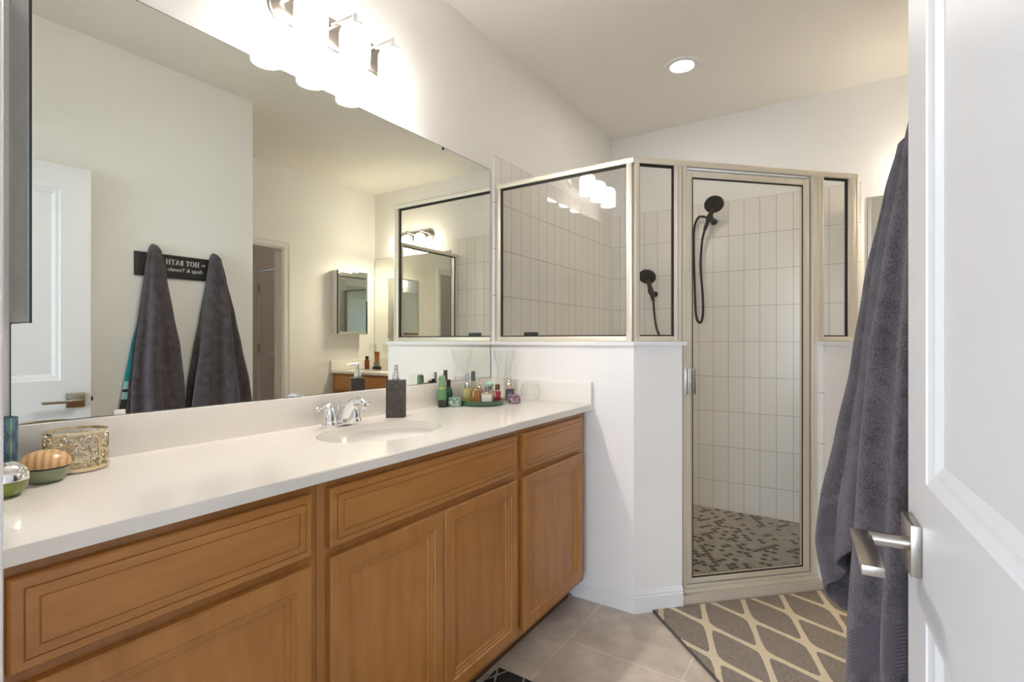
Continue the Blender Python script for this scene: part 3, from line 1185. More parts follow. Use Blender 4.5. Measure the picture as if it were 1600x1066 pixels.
# ------------------------------------------------------------------ towel sign, hooks, towels
SGY0, SGY1, SGZ0, SGZ1 = 1.222, 1.678, 1.568, 1.70
sg = thing('hook_sign', 'black wooden sign with white bath lettering and towel hooks on the wall facing the mirror', 'sign', (TW, (SGY0 + SGY1) / 2, SGZ0))
SW, SH = SGY1 - SGY0, SGZ1 - SGZ0
b = BM()
f = lambda x, d, z: (-d, x, z)
q = [b.verts.new((-0.0005, y, z)) for y, z in ((-SW / 2, 0), (SW / 2, 0), (SW / 2, SH), (-SW / 2, SH))]
b.faces.new(q)
rect_rings(b, -SW / 2, SW / 2, 0, SH, [(0, 0.0005), (0, 0.016), (0.003, 0.018), (0.010, 0.018), (0.012, 0.015), (0.013, 0.015)], f)
obj('board', b, pbr('sign_black', (0.012, 0.011, 0.011), 0.5), sg)
LETTER = pbr('sign_lettering', (0.62, 0.60, 0.56), 0.6)


def lettering(txt, size, y, z, parent):
    cu = bpy.data.curves.new('lettering', 'FONT')
    cu.body = txt
    cu.size = size
    cu.extrude = 0.0006
    cu.offset = size * 0.012
    cu.align_x = 'LEFT'
    tmp = bpy.data.objects.new('lettering_tmp', cu)
    COL.objects.link(tmp)
    bpy.context.view_layer.update()
    me = bpy.data.meshes.new_from_object(tmp.evaluated_get(bpy.context.evaluated_depsgraph_get()))
    bpy.data.objects.remove(tmp)
    bpy.data.curves.remove(cu)
    me.name = 'lettering'
    me.materials.clear()
    me.materials.append(LETTER)
    # text x runs along -Y, text y along +Z, text z along -X (facing the room)
    M = Matrix(((0, 0, -1, -0.0158), (-1, 0, 0, y), (0, 1, 0, z), (0, 0, 0, 1)))
    me.transform(M)
    o = bpy.data.objects.new('lettering', me)
    COL.objects.link(o)
    o.parent = parent
    return o


def serif_word(txt, h, y, z, parent):
    """bold serif capitals drawn as flat strokes; x runs to the reader's right (-Y)"""
    T, t_, sf = h * 0.20, h * 0.085, h * 0.09
    b = BM()

    def q(pts):
        lo = [b.verts.new((-0.0152, y - px, z + pz)) for px, pz in pts]
        hi = [b.verts.new((-0.0162, y - px, z + pz)) for px, pz in pts]
        b.faces.new(lo)
        b.faces.new(hi[::-1])
        for k in range(len(pts)):
            m = (k + 1) % len(pts)
            b.faces.new((lo[k], lo[m], hi[m], hi[k]))

    def rect(x0, z0, x1, z1):
        q([(x0, z0), (x1, z0), (x1, z1), (x0, z1)])

    def arc(cx, cz, rx, rz, a0, a1, thick, thin):
        n = 18
        for k in range(n):
            A, B = a0 + (a1 - a0) * k / n, a0 + (a1 - a0) * (k + 1) / n

            def ins(a):
                return (cx + (rx - thick) * math.cos(a), cz + (rz - thin) * math.sin(a))
            q([(cx + rx * math.cos(A), cz + rz * math.sin(A)), (cx + rx * math.cos(B), cz + rz * math.sin(B)), ins(B), ins(A)])

    def stem(x, serifs=(True, True)):
        rect(x, 0, x + T, h)
        for on, zz in zip(serifs, (0, h - t_ * .6)):
            if on:
                rect(x - sf, zz, x, zz + t_ * .6)
                rect(x + T, zz, x + T + sf, zz + t_ * .6)
    x = 0.0
    for ch in txt:
        if ch == 'H':
            stem(x + sf)
            stem(x + sf + h * 0.50)
            rect(x + sf + T, h * .46, x + sf + h * 0.50, h * .46 + t_)
            x += h * 0.50 + T + 2 * sf + h * .05
        elif ch == 'O':
            arc(x + h * .40, h * .5, h * .40, h * .51, 0, 2 * PI, T, t_)
            x += h * .80 + h * .07
        elif ch == 'T':
            stem(x + h * .36 - T / 2, (True, False))
            rect(x, h - t_, x + h * .36 - T / 2, h)
            rect(x + h * .36 + T / 2, h - t_, x + h * .72, h)
            rect(x, h * .78, x + t_ * .8, h - t_)
            rect(x + h * .72 - t_ * .8, h * .78, x + h * .72, h - t_)
            x += h * .72 + h * .05
        elif ch == 'B':
            stem(x + sf, (False, False))
            rect(x, 0, x + sf, t_ * .6)
            rect(x, h - t_ * .6, x + sf, h)
            for cz, rz, rx in ((h * .735, h * .265, h * .22), (h * .265, h * .265, h * .26)):
                arc(x + sf + T + h * .06, cz, rx, rz, -PI / 2, PI / 2, T * .9, t_ * .8)
                rect(x + sf + T, cz - rz, x + sf + T + h * .06, cz - rz + t_ * .8)
                rect(x + sf + T, cz + rz - t_ * .8, x + sf + T + h * .06, cz + rz)
            x += sf + T + h * .36
        elif ch == 'A':
            w = h * .84
            q([(x + w * .5 - T * .75, h), (x + w * .5 + T * .35, h), (x + w - sf * .4, 0), (x + w - sf * .4 - T, 0)])
            q([(x + w * .5 - T * .45, h * .86), (x + w * .5 - T * .1, h * .80), (x + sf + t_, 0), (x + sf, 0)])
            rect(x + w * .27, h * .27, x + w * .70, h * .27 + t_ * .9)
            rect(x, 0, x + sf * 2 + t_, t_ * .6)
            rect(x + w - sf * 2 - T, 0, x + w + sf * .4, t_ * .6)
            x += w + h * .04
        else:
            x += h * .36
    o = obj('lettering', b, LETTER, parent, 0)
    return o


lettering('25\u00a2', 0.015, 0.143, 0.086, sg)
serif_word('HOT BATH', 0.030, 0.108, 0.077, sg)
lettering('-Soap & Towels-', 0.030, 0.132, 0.040, sg)
for y in (1.312, 1.648):
    b = BM()
    yy = y - (SGY0 + SGY1) / 2
    box(b, -0.022, yy - 0.012, 0.04, -0.0182, yy + 0.012, 0.10, 0.001)
    tube(b, spline([(-0.02, yy, 0.085), (-0.034, yy, 0.085), (-0.042, yy, 0.100), (-0.042, yy, 0.130)], 5), 0.005, 10)
    lathe(b, [(0, 0), (0.006, 0.002), (0.007, 0.007), (0.005, 0.012), (0, 0.014)], 14, Matrix.Translation((-0.042, yy, 0.128)))
    obj('hook', b, BLACK, sg)

C_T1, C_T2 = (0.028, 0.022, 0.026), (0.125, 0.100, 0.110)
TERRY = terry('charcoal_terry', C_T1, C_T2, (0.17, 0.045, (0.080, 0.062, 0.072)))


def cloth(name, yc, zpk, depth_at, half_at, zlow, seed, pleats, mat, lean=0.0, corner=None, top_r=0.02):
    """cloth hung from one point of a hook: a pleated half cone against the towel wall.
    depth_at / half_at: (drop fraction, value) tables; zlow(theta) the hem height"""
    def look(tab, t):
        for (a, va), (b_, vb) in zip(tab, tab[1:]):
            if t <= b_:
                k = (t - a) / (b_ - a)
                k = k * k * (3 - 2 * k) * 0.35 + k * 0.65
                return va + (vb - va) * k
        return tab[-1][1]
    b = BM()
    uv = b.loops.layers.uv.new('UVMap')
    NT, NZ = 168, 80
    rows = []
    for i in range(NZ + 1):
        t = i / NZ
        row = []
        for k in range(NT):
            a = 2 * PI * k / NT
            zb = zlow(a)
            tt = t ** 1.25
            z = zpk + (zb - zpk) * tt
            drop = (zpk - z) / (zpk - 0.45)
            d, hw = look(depth_at, drop), look(half_at, drop)
            hw *= 1.0
            cs, sn = math.cos(a), math.sin(a)
            front = max(0.0, -cs)
            amp = min(1.0, drop * 2.2) * 0.33 * (0.25 + 0.75 * max(front, abs(sn)))
            ph = a * pleats + 1.1 * math.sin(2.0 * a + seed) + seed * 1.7
            w = math.sin(ph + 0.5 * math.sin(drop * 3 + seed))
            w = math.copysign(abs(w) ** 0.75, w)
            q = noise.noise(Vector((2.2 * cs + seed, 2.2 * sn, drop * 3.0))) * 0.18 * min(1, drop * 2)
            rad = 1.0 + amp * w + q
            x = -(d / 2) + (d / 2) * cs * (rad if cs < 0 else 1.0)
            y = sn * hw * (1 + (rad - 1) * 0.45) + lean * drop
            x = min(x, -0.012)
            row.append(b.verts.new((x, y, z - zpk)))
        rows.append(row)
    for i in range(NZ):
        for k in range(NT):
            j = (k + 1) % NT
            fc = b.faces.new((rows[i][k], rows[i][j], rows[i + 1][j], rows[i + 1][k]))
            for lp, (ii, kk) in zip(fc.loops, ((i, k), (i, k + 1), (i + 1, k + 1), (i + 1, k))):
                zz = zlow(2 * PI * (kk % NT) / NT)
                dist = (zpk - zz) * (1 - (ii / NZ) ** 1.25)
                lp[uv].uv = (kk / NT, dist)
    b.faces.new(rows[0][::-1])
    o = obj(name, b, mat, None, 80)
    o.location = (TW, yc, zpk)
    md = o.modifiers.new('thickness', 'SOLIDIFY')
    md.thickness = 0.006
    md.offset = -1
    return o


dep2 = [(0, 0.012), (0.008, 0.045), (0.03, 0.075), (0.12, 0.10), (0.31, 0.140), (0.45, 0.160), (0.62, 0.192), (0.75, 0.214), (0.85, 0.222), (1.0, 0.20)]
hf2 = [(0, 0.004), (0.008, 0.018), (0.03, 0.031), (0.12, 0.052), (0.31, 0.094), (0.45, 0.122), (0.62, 0.155), (0.75, 0.172), (1.0, 0.180)]


def hem(base, lo, dirs):
    def z(a):
        v = base
        for ang, wdt, drop in dirs:
            d = abs((a - ang + PI) % (2 * PI) - PI)
            v -= drop * max(0.0, 1 - d / wdt)
        return v
    return z


# theta: pi faces the room, pi/2 towards the shower (+Y), 3pi/2 towards the door
tag(cloth('bath_towel', 1.642, 1.745, dep2, hf2, hem(0.61, 0, [(2.75, 0.7, 0.16), (1.35, 0.5, 0.08), (4.3, 0.7, -0.10)]), 1.3, 6, TERRY, -0.01),
    'charcoal bath towel hanging nearer the shower, its hem corner above the diamond rug', 'towel', 'charcoal bath towels on the hook sign')
dep1 = [(0, 0.012), (0.008, 0.045), (0.03, 0.068), (0.12, 0.088), (0.31, 0.118), (0.45, 0.136), (0.62, 0.150), (0.85, 0.160), (1.2, 0.165)]
hf1 = [(0, 0.004), (0.008, 0.018), (0.03, 0.031), (0.12, 0.050), (0.31, 0.080), (0.45, 0.104), (0.62, 0.125), (0.85, 0.138), (1.2, 0.145)]
tag(cloth('bath_towel', 1.312, 1.752, dep1, hf1, hem(0.47, 0, [(3.3, 0.7, 0.10), (5.0, 0.5, 0.05)]), 4.1, 6, TERRY, -0.01),
    'charcoal bath towel hanging closest to the open door, with a ribbed band near its hem', 'towel', 'charcoal bath towels on the hook sign')
# turquoise garment half hidden behind the nearer towel


def teal_mat():
    m, nt, b = new_mat('turquoise_cloth')
    sep = N(nt, 'ShaderNodeSeparateXYZ')
    nt.links.new(coords(nt, 'UV'), sep.inputs[0])
    r = ramp(nt, sep.outputs[1], [(0.0, (0.02, 0.02, 0.025)), (0.09, (0.35, 0.62, 0.60)), (0.13, (0.02, 0.02, 0.03)), (0.145, (0.35, 0.62, 0.60)), (0.19, (0.0, 0.27, 0.31))], 'CONSTANT')
    nt.links.new(r.outputs[0], b.inputs['Base Color'])
    b.inputs['Roughness'].default_value = 0.8
    return m


depg = [(0, 0.02), (0.2, 0.03), (0.5, 0.045), (1.0, 0.06)]
hfg = [(0, 0.015), (0.2, 0.04), (0.5, 0.055), (1.0, 0.075)]
tag(cloth('hanging_garment', 1.262, 1.36, depg, hfg, hem(0.79, 0, []), 2.2, 4, teal_mat(), -0.085),
    'turquoise garment with a striped hem hanging behind the nearer charcoal towel', 'garment')


# ------------------------------------------------------------------ rugs
def rug_mat(name, dark1, dark2, cream, a0, b0, pa, pb, w):
    m, nt, b = new_mat(name)
    sep = N(nt, 'ShaderNodeSeparateXYZ')
    o = coords(nt)
    nz = noise_tex(nt, o, 130, 2)
    wob = math_node(nt, 'MULTIPLY', math_node(nt, 'SUBTRACT', nz.outputs[0], 0.5), 0.008)
    nt.links.new(o, sep.inputs[0])
    A = math_node(nt, 'DIVIDE', math_node(nt, 'ADD', math_node(nt, 'SUBTRACT', sep.outputs[0], a0), wob), pa)
    B = math_node(nt, 'DIVIDE', math_node(nt, 'SUBTRACT', sep.outputs[1], b0), pb)

    def dist(v):
        fr = math_node(nt, 'FRACT', math_node(nt, 'ADD', v, 40.5))
        return math_node(nt, 'ABSOLUTE', math_node(nt, 'SUBTRACT', fr, 0.5))
    da = dist(math_node(nt, 'ADD', A, B))
    db = dist(math_node(nt, 'SUBTRACT', A, B))
    s = math_node(nt, 'DIVIDE', math_node(nt, 'MULTIPLY', da, db), math_node(nt, 'ADD', math_node(nt, 'ADD', da, db), 0.0001))
    line = math_node(nt, 'LESS_THAN', s, w)
    sp = noise_tex(nt, o, 420, 2, 0.8)
    r = ramp(nt, sp.outputs[0], [(0.35, dark1), (0.65, dark2)])
    r2 = ramp(nt, sp.outputs[0], [(0.35, tuple(c * 0.85 for c in cream)), (0.65, cream)])
    mx = N(nt, 'ShaderNodeMixRGB')
    nt.links.new(line, mx.inputs[0])
    nt.links.new(r.outputs[0], mx.inputs[1])
    nt.links.new(r2.outputs[0], mx.inputs[2])
    nt.links.new(mx.outputs[0], b.inputs['Base Color'])
    b.inputs['Roughness'].default_value = 0.95
    b.inputs['Specular IOR Level'].default_value = 0.1
    ht = math_node(nt, 'ADD', math_node(nt, 'MULTIPLY', sp.outputs[0], 0.6), math_node(nt, 'MULTIPLY', line, 0.6))
    bump(nt, b, ht, 0.7, 0.004)
    return m


# local x runs along the shower door, local y away from it (towards the room)
RUGM = rug_mat('diamond_rug', (0.13, 0.105, 0.085), (0.40, 0.345, 0.295), (0.74, 0.64, 0.47), 0.153, -0.173, 0.204, 0.42, 0.052)
t = thing('bath_rug', 'grey brown rug with cream diamond lattice in front of the shower door', 'rug', (0.846, 2.255, 0.0), 45)
b = BM()
box(b, -0.006, -0.66, 0.001, 1.02, 0.012 - 0.025, 0.011, 0.003)
obj('pile', b, RUGM, t)
b = BM()
box(b, -0.013, -0.66, 0.001, -0.006, -0.013, 0.010, 0.002)
obj('binding', b, pbr('rug_binding', (0.10, 0.085, 0.075), 0.9), t)
RUG2 = rug_mat('dark_mat', (0.018, 0.016, 0.018), (0.06, 0.055, 0.055), (0.42, 0.38, 0.33), 0.02, -0.03, 0.11, 0.23, 0.03)
t = thing('vanity_mat', 'dark charcoal mat with pale pattern on the floor in front of the cabinets', 'rug', (0.505, 0.60, 0.0), 0)
b = BM()
box(b, 0.0, 0.0, 0.001, 0.48, 0.935, 0.012, 0.004)
obj('pile', b, RUG2, t)


# ------------------------------------------------------------------ things on the countertop, near end
def lathe_obj(name, prof, mat, parent, n=36, M=None, sx=1, sy=1, smooth=50):
    b = BM()
    lathe(b, prof, n, M, sx, sy)
    return obj(name, b, mat, parent, smooth)


def ikat_mat():
    m, nt, b = new_mat('ikat_pattern')
    v = grid_vec(nt, 'x', 'z')
    sep = N(nt, 'ShaderNodeSeparateXYZ')
    nt.links.new(coords(nt, 'Object'), sep.inputs[0])
    ang = math_node(nt, 'ARCTAN2', sep.outputs[1], sep.outputs[0])
    A = math_node(nt, 'ADD', math_node(nt, 'MULTIPLY', ang, 8 / (2 * PI)), 20)
    cell = math_node(nt, 'FLOOR', A)
    u = math_node(nt, 'MULTIPLY', math_node(nt, 'ABSOLUTE', math_node(nt, 'SUBTRACT', math_node(nt, 'FRACT', A), 0.5)), 2)
    odd = math_node(nt, 'MULTIPLY', math_node(nt, 'MODULO', cell, 2), 0.5)
    B = math_node(nt, 'ADD', math_node(nt, 'DIVIDE', sep.outputs[2], 0.046), odd)
    w = math_node(nt, 'ABSOLUTE', math_node(nt, 'SUBTRACT', math_node(nt, 'FRACT', B), 0.5))
    # ogee: half-width of each drop follows a cosine along its height
    hw = math_node(nt, 'ADD', math_node(nt, 'MULTIPLY', math_node(nt, 'COSINE', math_node(nt, 'MULTIPLY', w, 2 * PI)), 0.40), 0.52)
    d = math_node(nt, 'DIVIDE', u, hw)
    r = ramp(nt, math_node(nt, 'MULTIPLY', d, 0.6), [(0.0, (0.58, 0.47, 0.26)), (0.10, (0.03, 0.05, 0.07)), (0.15, (0.06, 0.26, 0.28)), (0.30, (0.10, 0.24, 0.36)), (0.54, (0.022, 0.03, 0.05)), (0.62, (0.16, 0.27, 0.34)), (0.8, (0.06, 0.12, 0.18))], 'CONSTANT')
    nt.links.new(r.outputs[0], b.inputs['Base Color'])
    b.inputs['Roughness'].default_value = 0.25
    return m


t = thing('patterned_tumbler', 'tall blue and gold diamond patterned tumbler at the near left end of the countertop', 'tumbler', (0.075, 0.312, CT))
lathe_obj('cup', [(0, 0), (0.025, 0), (0.026, 0.003), (0.0265, 0.13), (0.0245, 0.13), (0.023, 0.006), (0, 0.006)], ikat_mat(), t)

t = thing('round_candle', 'round glass candle holding green wax under a mirror-silver domed lid', 'candle', (0.247, 0.279, CT), 0)
GREENG = pbr('olive_green_wax', (0.16, 0.20, 0.02), 0.08, coat=0.6)
lathe_obj('bowl', [(0, 0), (0.018, 0), (0.028, 0.006), (0.035, 0.018), (0.0375, 0.031), (0, 0.031)], GREENG, t)
lathe_obj('lid', [(0, 0.0312), (0.0378, 0.0312), (0.0375, 0.040), (0.034, 0.050), (0.026, 0.059), (0.014, 0.064), (0, 0.065)], CHROME, t)

def striped_lid():
    m, nt, b = new_mat('striped_lid_wood')
    w = N(nt, 'ShaderNodeTexWave', wave_type='BANDS', bands_direction='X')
    w.inputs['Scale'].default_value = 26
    w.inputs['Distortion'].default_value = 1.6
    w.inputs['Detail'].default_value = 2
    nt.links.new(coords(nt), w.inputs['Vector'])
    r = ramp(nt, w.outputs['Fac'], [(0.0, (0.44, 0.235, 0.095)), (0.3, (0.58, 0.345, 0.16)), (1.0, (0.68, 0.44, 0.22))])
    nt.links.new(r.outputs[0], b.inputs['Base Color'])
    b.inputs['Roughness'].default_value = 0.3
    return m


LIDW = striped_lid()
t = thing('wooden_lid_candle', 'sage green candle bowl with a domed striped wooden lid', 'candle', (0.176, 0.357, CT), 70)
lathe_obj('bowl', [(0, 0), (0.024, 0), (0.033, 0.007), (0.0395, 0.020), (0.0415, 0.030), (0, 0.030)], pbr('sage_glaze', (0.22, 0.25, 0.15), 0.12, coat=0.5), t)
lathe_obj('rim_seal', [(0, 0.030), (0.039, 0.030), (0.039, 0.0330), (0, 0.0330)], BLACK, t)
b = BM()
lathe(b, [(0, 0.0330), (0.041, 0.0330), (0.0425, 0.038), (0.040, 0.048), (0.031, 0.058), (0.016, 0.064), (0, 0.065)], 40)
lid = obj('lid', b, LIDW, t, 50)

GOLD = pbr('champagne_gold', (0.72, 0.62, 0.45), 0.22, 1.0)
t = thing('snowflake_candle_holder', 'champagne gold metal candle holder with cut-out snowflakes, against the backsplash', 'candle holder', (0.098, 0.432, CT))
RH, HH = 0.0565, 0.090
lathe_obj('tray', [(0, 0.002), (RH + 0.002, 0.002), (RH + 0.003, 0.009), (RH - 0.001, 0.010), (RH - 0.003, 0.005), (0, 0.005)], GOLD, t, 56)
lathe_obj('rim', [(RH - 0.0012, HH - 0.006), (RH + 0.0012, HH - 0.006), (RH + 0.0016, HH), (RH - 0.0016, HH), (RH - 0.0012, HH - 0.006)], GOLD, t, 56)
for i in range(4):
    b = BM()
    a = 2 * PI * i / 4 + 0.5
    tube(b, [(RH * math.cos(a), RH * math.sin(a), 0.006), (RH * math.cos(a), RH * math.sin(a), HH - 0.004)], 0.0018, 8)
    obj('post', b, GOLD, t)


def on_cyl(th, z, r=RH):
    return Vector((r * math.cos(th), r * math.sin(th), z))


random.seed(11)
b_flakes = []
spots = []
for i in range(8):
    spots.append((2 * PI * i / 8 + 0.1, 0.031, 0.0195))
    spots.append((2 * PI * (i + 0.5) / 8 + 0.1, 0.061, 0.0195))
for th0, z0, rr in spots:
    b = BM()
    for k in range(12):
        a = 2 * PI * k / 12
        L = rr * (1.0 if k % 2 == 0 else 0.72)
        p0 = on_cyl(th0 + math.cos(a) * 0.003 / RH, z0 + math.sin(a) * 0.003)
        p1 = on_cyl(th0 + math.cos(a) * L / RH, z0 + math.sin(a) * L)
        bar(b, p0, p1, 0.0032, 0.0016)
        if k % 2 == 0:
            for sgn in (-1, 1):
                q0 = on_cyl(th0 + math.cos(a) * L * .6 / RH, z0 + math.sin(a) * L * .6)
                a2 = a + sgn * 0.45
                q1 = on_cyl(th0 + (math.cos(a) * L * .6 + math.cos(a2) * L * .38) / RH, z0 + math.sin(a) * L * .6 + math.sin(a2) * L * .38)
                bar(b, q0, q1, 0.0026, 0.0014)
    obj('snowflake', b, GOLD, t, 0)
for i in range(16):
    b = BM()
    th0, z0 = 2 * PI * (i // 2 + 0.5 * (i % 2 == 0)) / 8 + 0.1, (0.024 if i % 2 == 0 else 0.070)
    rr = 0.0085 if i % 3 else 0.0065
    tube(b, [on_cyl(th0 + math.cos(2 * PI * k / 20) * rr / RH, z0 + math.sin(2 * PI * k / 20) * rr) for k in range(21)], 0.0016, 6, False)
    obj('ring', b, GOLD, t)

# soap dispenser
def slate():
    m, nt, b = new_mat('dark_slate')
    t_ = noise_tex(nt, coords(nt), 70, 4, 0.7)
    r = ramp(nt, t_.outputs[0], [(0.35, (0.055, 0.048, 0.044)), (0.7, (0.11, 0.098, 0.09))])
    nt.links.new(r.outputs[0], b.inputs['Base Color'])
    b.inputs['Roughness'].default_value = 0.75
    bump(nt, b, t_.outputs[0], 0.25, 0.002)
    return m


t = thing('soap_dispenser', 'square dark slate soap dispenser with a chrome pump behind the sink', 'soap dispenser', (0.1175, 1.4015, CT), -54)
SLATE = slate()
b = BM()
box(b, -0.026, -0.0345, 0.0, 0.026, 0.0345, 0.142, 0.002)
obj('bottle', b, SLATE, t)
lathe_obj('collar', [(0, 0.142), (0.0135, 0.142), (0.0142, 0.145), (0.0135, 0.164), (0.011, 0.170), (0.0072, 0.174), (0.0065, 0.180), (0, 0.180)], CHROME, t)
b = BM()
lathe(b, [(0, 0.176), (0.0072, 0.176), (0.0078, 0.181), (0.0075, 0.200), (0.005, 0.203), (0, 0.204)], 24)
tube(b, spline([(0.004, 0, 0.197), (0.02, 0, 0.198), (0.038, 0, 0.194)], 4), [0.0048, 0.0047, 0.0046, 0.0044, 0.0042, 0.004, 0.0038, 0.0036, 0.0034], 12)
obj('pump_head', b, CHROME, t)


# ------------------------------------------------------------------ things on the countertop, far end
def tinted(name, col, rough=0.03):
    return pbr(name, col, rough, trans=0.85, ior=1.4)


def liquid(name, col):
    return pbr(name, col, 0.05, trans=0.35, ior=1.35, coat=0.3)


t = thing('green_bottle', 'slim light green cosmetics bottle with dark base, against the backsplash', 'bottle', (0.072, 1.722, CT))
GL = liquid('pale_green', (0.30, 0.52, 0.30))
lathe_obj('body', [(0, 0.033), (0.0195, 0.033), (0.019, 0.060), (0.0165, 0.078), (0.0155, 0.082), (0, 0.082)], pbr('mid_green', (0.11, 0.27, 0.12), 0.15), t)
lathe_obj('base', [(0, 0), (0.018, 0), (0.0195, 0.003), (0.0195, 0.033), (0, 0.033)], pbr('dark_olive', (0.03, 0.035, 0.025), 0.3), t)
lathe_obj('band', [(0, 0.082), (0.0158, 0.082), (0.0158, 0.087), (0, 0.087)], pbr('lime_band', (0.50, 0.52, 0.12), 0.3), t)
lathe_obj('cap', [(0, 0.087), (0.0155, 0.087), (0.015, 0.128), (0.012, 0.138), (0, 0.140)], GL, t)

t = thing('dark_green_bottle', 'dark green bottle with a black cap behind the slim light green bottle', 'bottle', (0.052, 1.788, CT))
lathe_obj('body', [(0, 0), (0.0175, 0), (0.0185, 0.004), (0.0185, 0.062), (0.013, 0.078), (0.009, 0.084), (0, 0.084)], pbr('bottle_green', (0.02, 0.075, 0.045), 0.1, coat=0.5), t)
lathe_obj('cap', [(0, 0.084), (0.0095, 0.084), (0.0095, 0.116), (0, 0.117)], BLACK, t)


def mottled(name, c1, c2, c3, scale=60):
    m, nt, b = new_mat(name)
    tx = noise_tex(nt, coords(nt), scale, 2, 0.6)
    r = ramp(nt, tx.outputs[0], [(0.38, c1), (0.5, c2), (0.62, c3)], 'CONSTANT')
    nt.links.new(r.outputs[0], b.inputs['Base Color'])
    b.inputs['Roughness'].default_value = 0.3
    return m


JAR = [(0, 0), (0.024, 0), (0.029, 0.006), (0.031, 0.016), (0.0295, 0.026), (0.0265, 0.030), (0, 0.030)]
LIDP = [(0, 0.030), (0.0285, 0.030), (0.029, 0.037), (0.026, 0.040), (0, 0.041)]
t = thing('patterned_tin', 'small round pale green patterned candle tin left of the green tray', 'candle tin', (0.103, 1.772, CT))
PG = mottled('floral_green', (0.12, 0.24, 0.18), (0.42, 0.50, 0.42), (0.25, 0.34, 0.40), 70)
lathe_obj('tin', JAR, PG, t)
lathe_obj('lid', LIDP, PG, t)
t = thing('patterned_tin', 'small round mauve patterned candle tin right of the green tray', 'candle tin', (0.262, 2.012, CT))
PM = mottled('floral_mauve', (0.14, 0.07, 0.09), (0.36, 0.24, 0.30), (0.24, 0.22, 0.36), 70)
lathe_obj('tin', JAR, PM, t)
lathe_obj('lid', LIDP, PM, t)

TRY = (0.152, 1.900)
t = thing('round_tray', 'round green glass tray carrying perfume bottles near the half wall', 'tray', (*TRY, CT))
lathe_obj('dish', [(0, 0.0), (0.098, 0.0), (0.106, 0.004), (0.111, 0.022), (0.109, 0.024), (0.102, 0.012), (0.095, 0.008), (0, 0.008)], pbr('green_glass_tray', (0.035, 0.15, 0.075), 0.06, coat=0.6, trans=0.35), t, 64)
TZ = CT + 0.0085


def perfume(name, label, x, y, size, rz, body_mat, cap, z=TZ, label_mat=None, round_=False):
    """size: w, d, h; cap: (kind, r, h, material)"""
    w, d, hh = size
    t = thing(name, label, 'perfume bottle', (x, y, z), rz, 'perfume bottles by the half wall')
    b = BM()
    if round_:
        lathe(b, [(0, 0), (w * .45, 0), (w * .5, 0.004), (w * .5, hh * .78), (w * .42, hh * .93), (w * .22, hh), (0, hh)], 28)
    else:
        box(b, -w / 2, -d / 2, 0, w / 2, d / 2, hh, min(w, d) * 0.14, 3)
    obj('glass', b, body_mat, t)
    b = BM()
    kind, r, ch, cm = cap
    lathe(b, [(0, hh), (r * .8, hh), (r * .8, hh + 0.006), (0, hh + 0.006)], 20)
    obj('collar', b, GOLD if cm is not BLACK else CHROME, t)
    b = BM()
    if kind == 'cyl':
        lathe(b, [(0, hh + 0.006), (r, hh + 0.006), (r, hh + ch), (r * .85, hh + ch + 0.002), (0, hh + ch + 0.002)], 24)
    elif kind == 'tier':
        lathe(b, [(0, hh + 0.006), (r * 1.9, hh + 0.006), (r * 1.85, hh + 0.016), (r * 1.2, hh + 0.026), (r, hh + 0.027), (r, hh + ch), (0, hh + ch)], 24)
    elif kind == 'ball':
        lathe(b, [(0, hh + 0.005)] + [(r * math.sin(a), hh + 0.005 + ch / 2 - ch / 2 * math.cos(a)) for a in [PI * k / 10 for k in range(1, 10)]] + [(0, hh + 0.005 + ch)], 24)
    else:   # faceted stopper built of stacked lobes
        for k in range(3):
            z0 = hh + 0.004 + ch * k / 3
            lathe(b, [(0, z0), (r * (1 - .18 * k), z0 + ch * .12), (r * (.75 - .15 * k), z0 + ch * .26), (0, z0 + ch * .33)], 8)
    obj('cap', b, cm, t)
    if label_mat:
        b = BM()
        box(b, -w * .40, -d / 2 - 0.0008, hh * .14, w * .40, -d / 2, hh * .84)
        obj('front_label', b, label_mat, t, 0)
    return t


SILV = pbr('silver_cap', (0.62, 0.62, 0.64), 0.15, 1.0)
CREAM = pbr('cream_label', (0.80, 0.74, 0.64), 0.5)
AMB = liquid('amber_scent', (0.46, 0.20, 0.03))
YEL = liquid('yellow_scent', (0.58, 0.50, 0.16))
PALE = liquid('pale_scent', (0.62, 0.52, 0.36))
ROSE = liquid('blush_scent', (0.60, 0.36, 0.26))
VIEW = 37
perfume('perfume_bottle', 'tall pale yellow perfume bottle with a silver cap at the left of the tray', 0.105, 1.859, (0.047, 0.030, 0.066), VIEW, YEL, ('tier', 0.0085, 0.068, SILV))
perfume('perfume_bottle', 'squat amber perfume bottle with a clear ball stopper at the front of the tray', 0.158, 1.852, (0.040, 0.034, 0.062), VIEW, AMB, ('ball', 0.015, 0.030, CLEAR))
perfume('perfume_bottle', 'perfume bottle with a broad white label and grey cap at the tray front', 0.192, 1.889, (0.055, 0.024, 0.046), VIEW, PALE, ('cyl', 0.010, 0.030, pbr('grey_cap', (0.24, 0.24, 0.25), 0.3)), label_mat=CREAM)
perfume('perfume_bottle', 'small deep red perfume bottle with a brown cap at the right of the tray', 0.214, 1.944, (0.029, 0.026, 0.052), VIEW, pbr('red_scent', (0.30, 0.006, 0.012), 0.1, coat=0.5), ('cyl', 0.011, 0.030, pbr('brown_cap', (0.16, 0.08, 0.03), 0.25, 0.6)))
perfume('perfume_bottle', 'slender clear perfume bottle with a dark steel cap at the back left of the tray', 0.092, 1.919, (0.030, 0.024, 0.088), VIEW, liquid('straw_scent', (0.66, 0.58, 0.34)), ('cyl', 0.010, 0.052, pbr('steel_cap', (0.20, 0.20, 0.23), 0.2, 0.9)))
perfume('perfume_bottle', 'blush perfume bottle with a gold topped cap in the middle of the tray', 0.132, 1.918, (0.036, 0.026, 0.060), VIEW, ROSE, ('stack', 0.012, 0.036, GOLD))
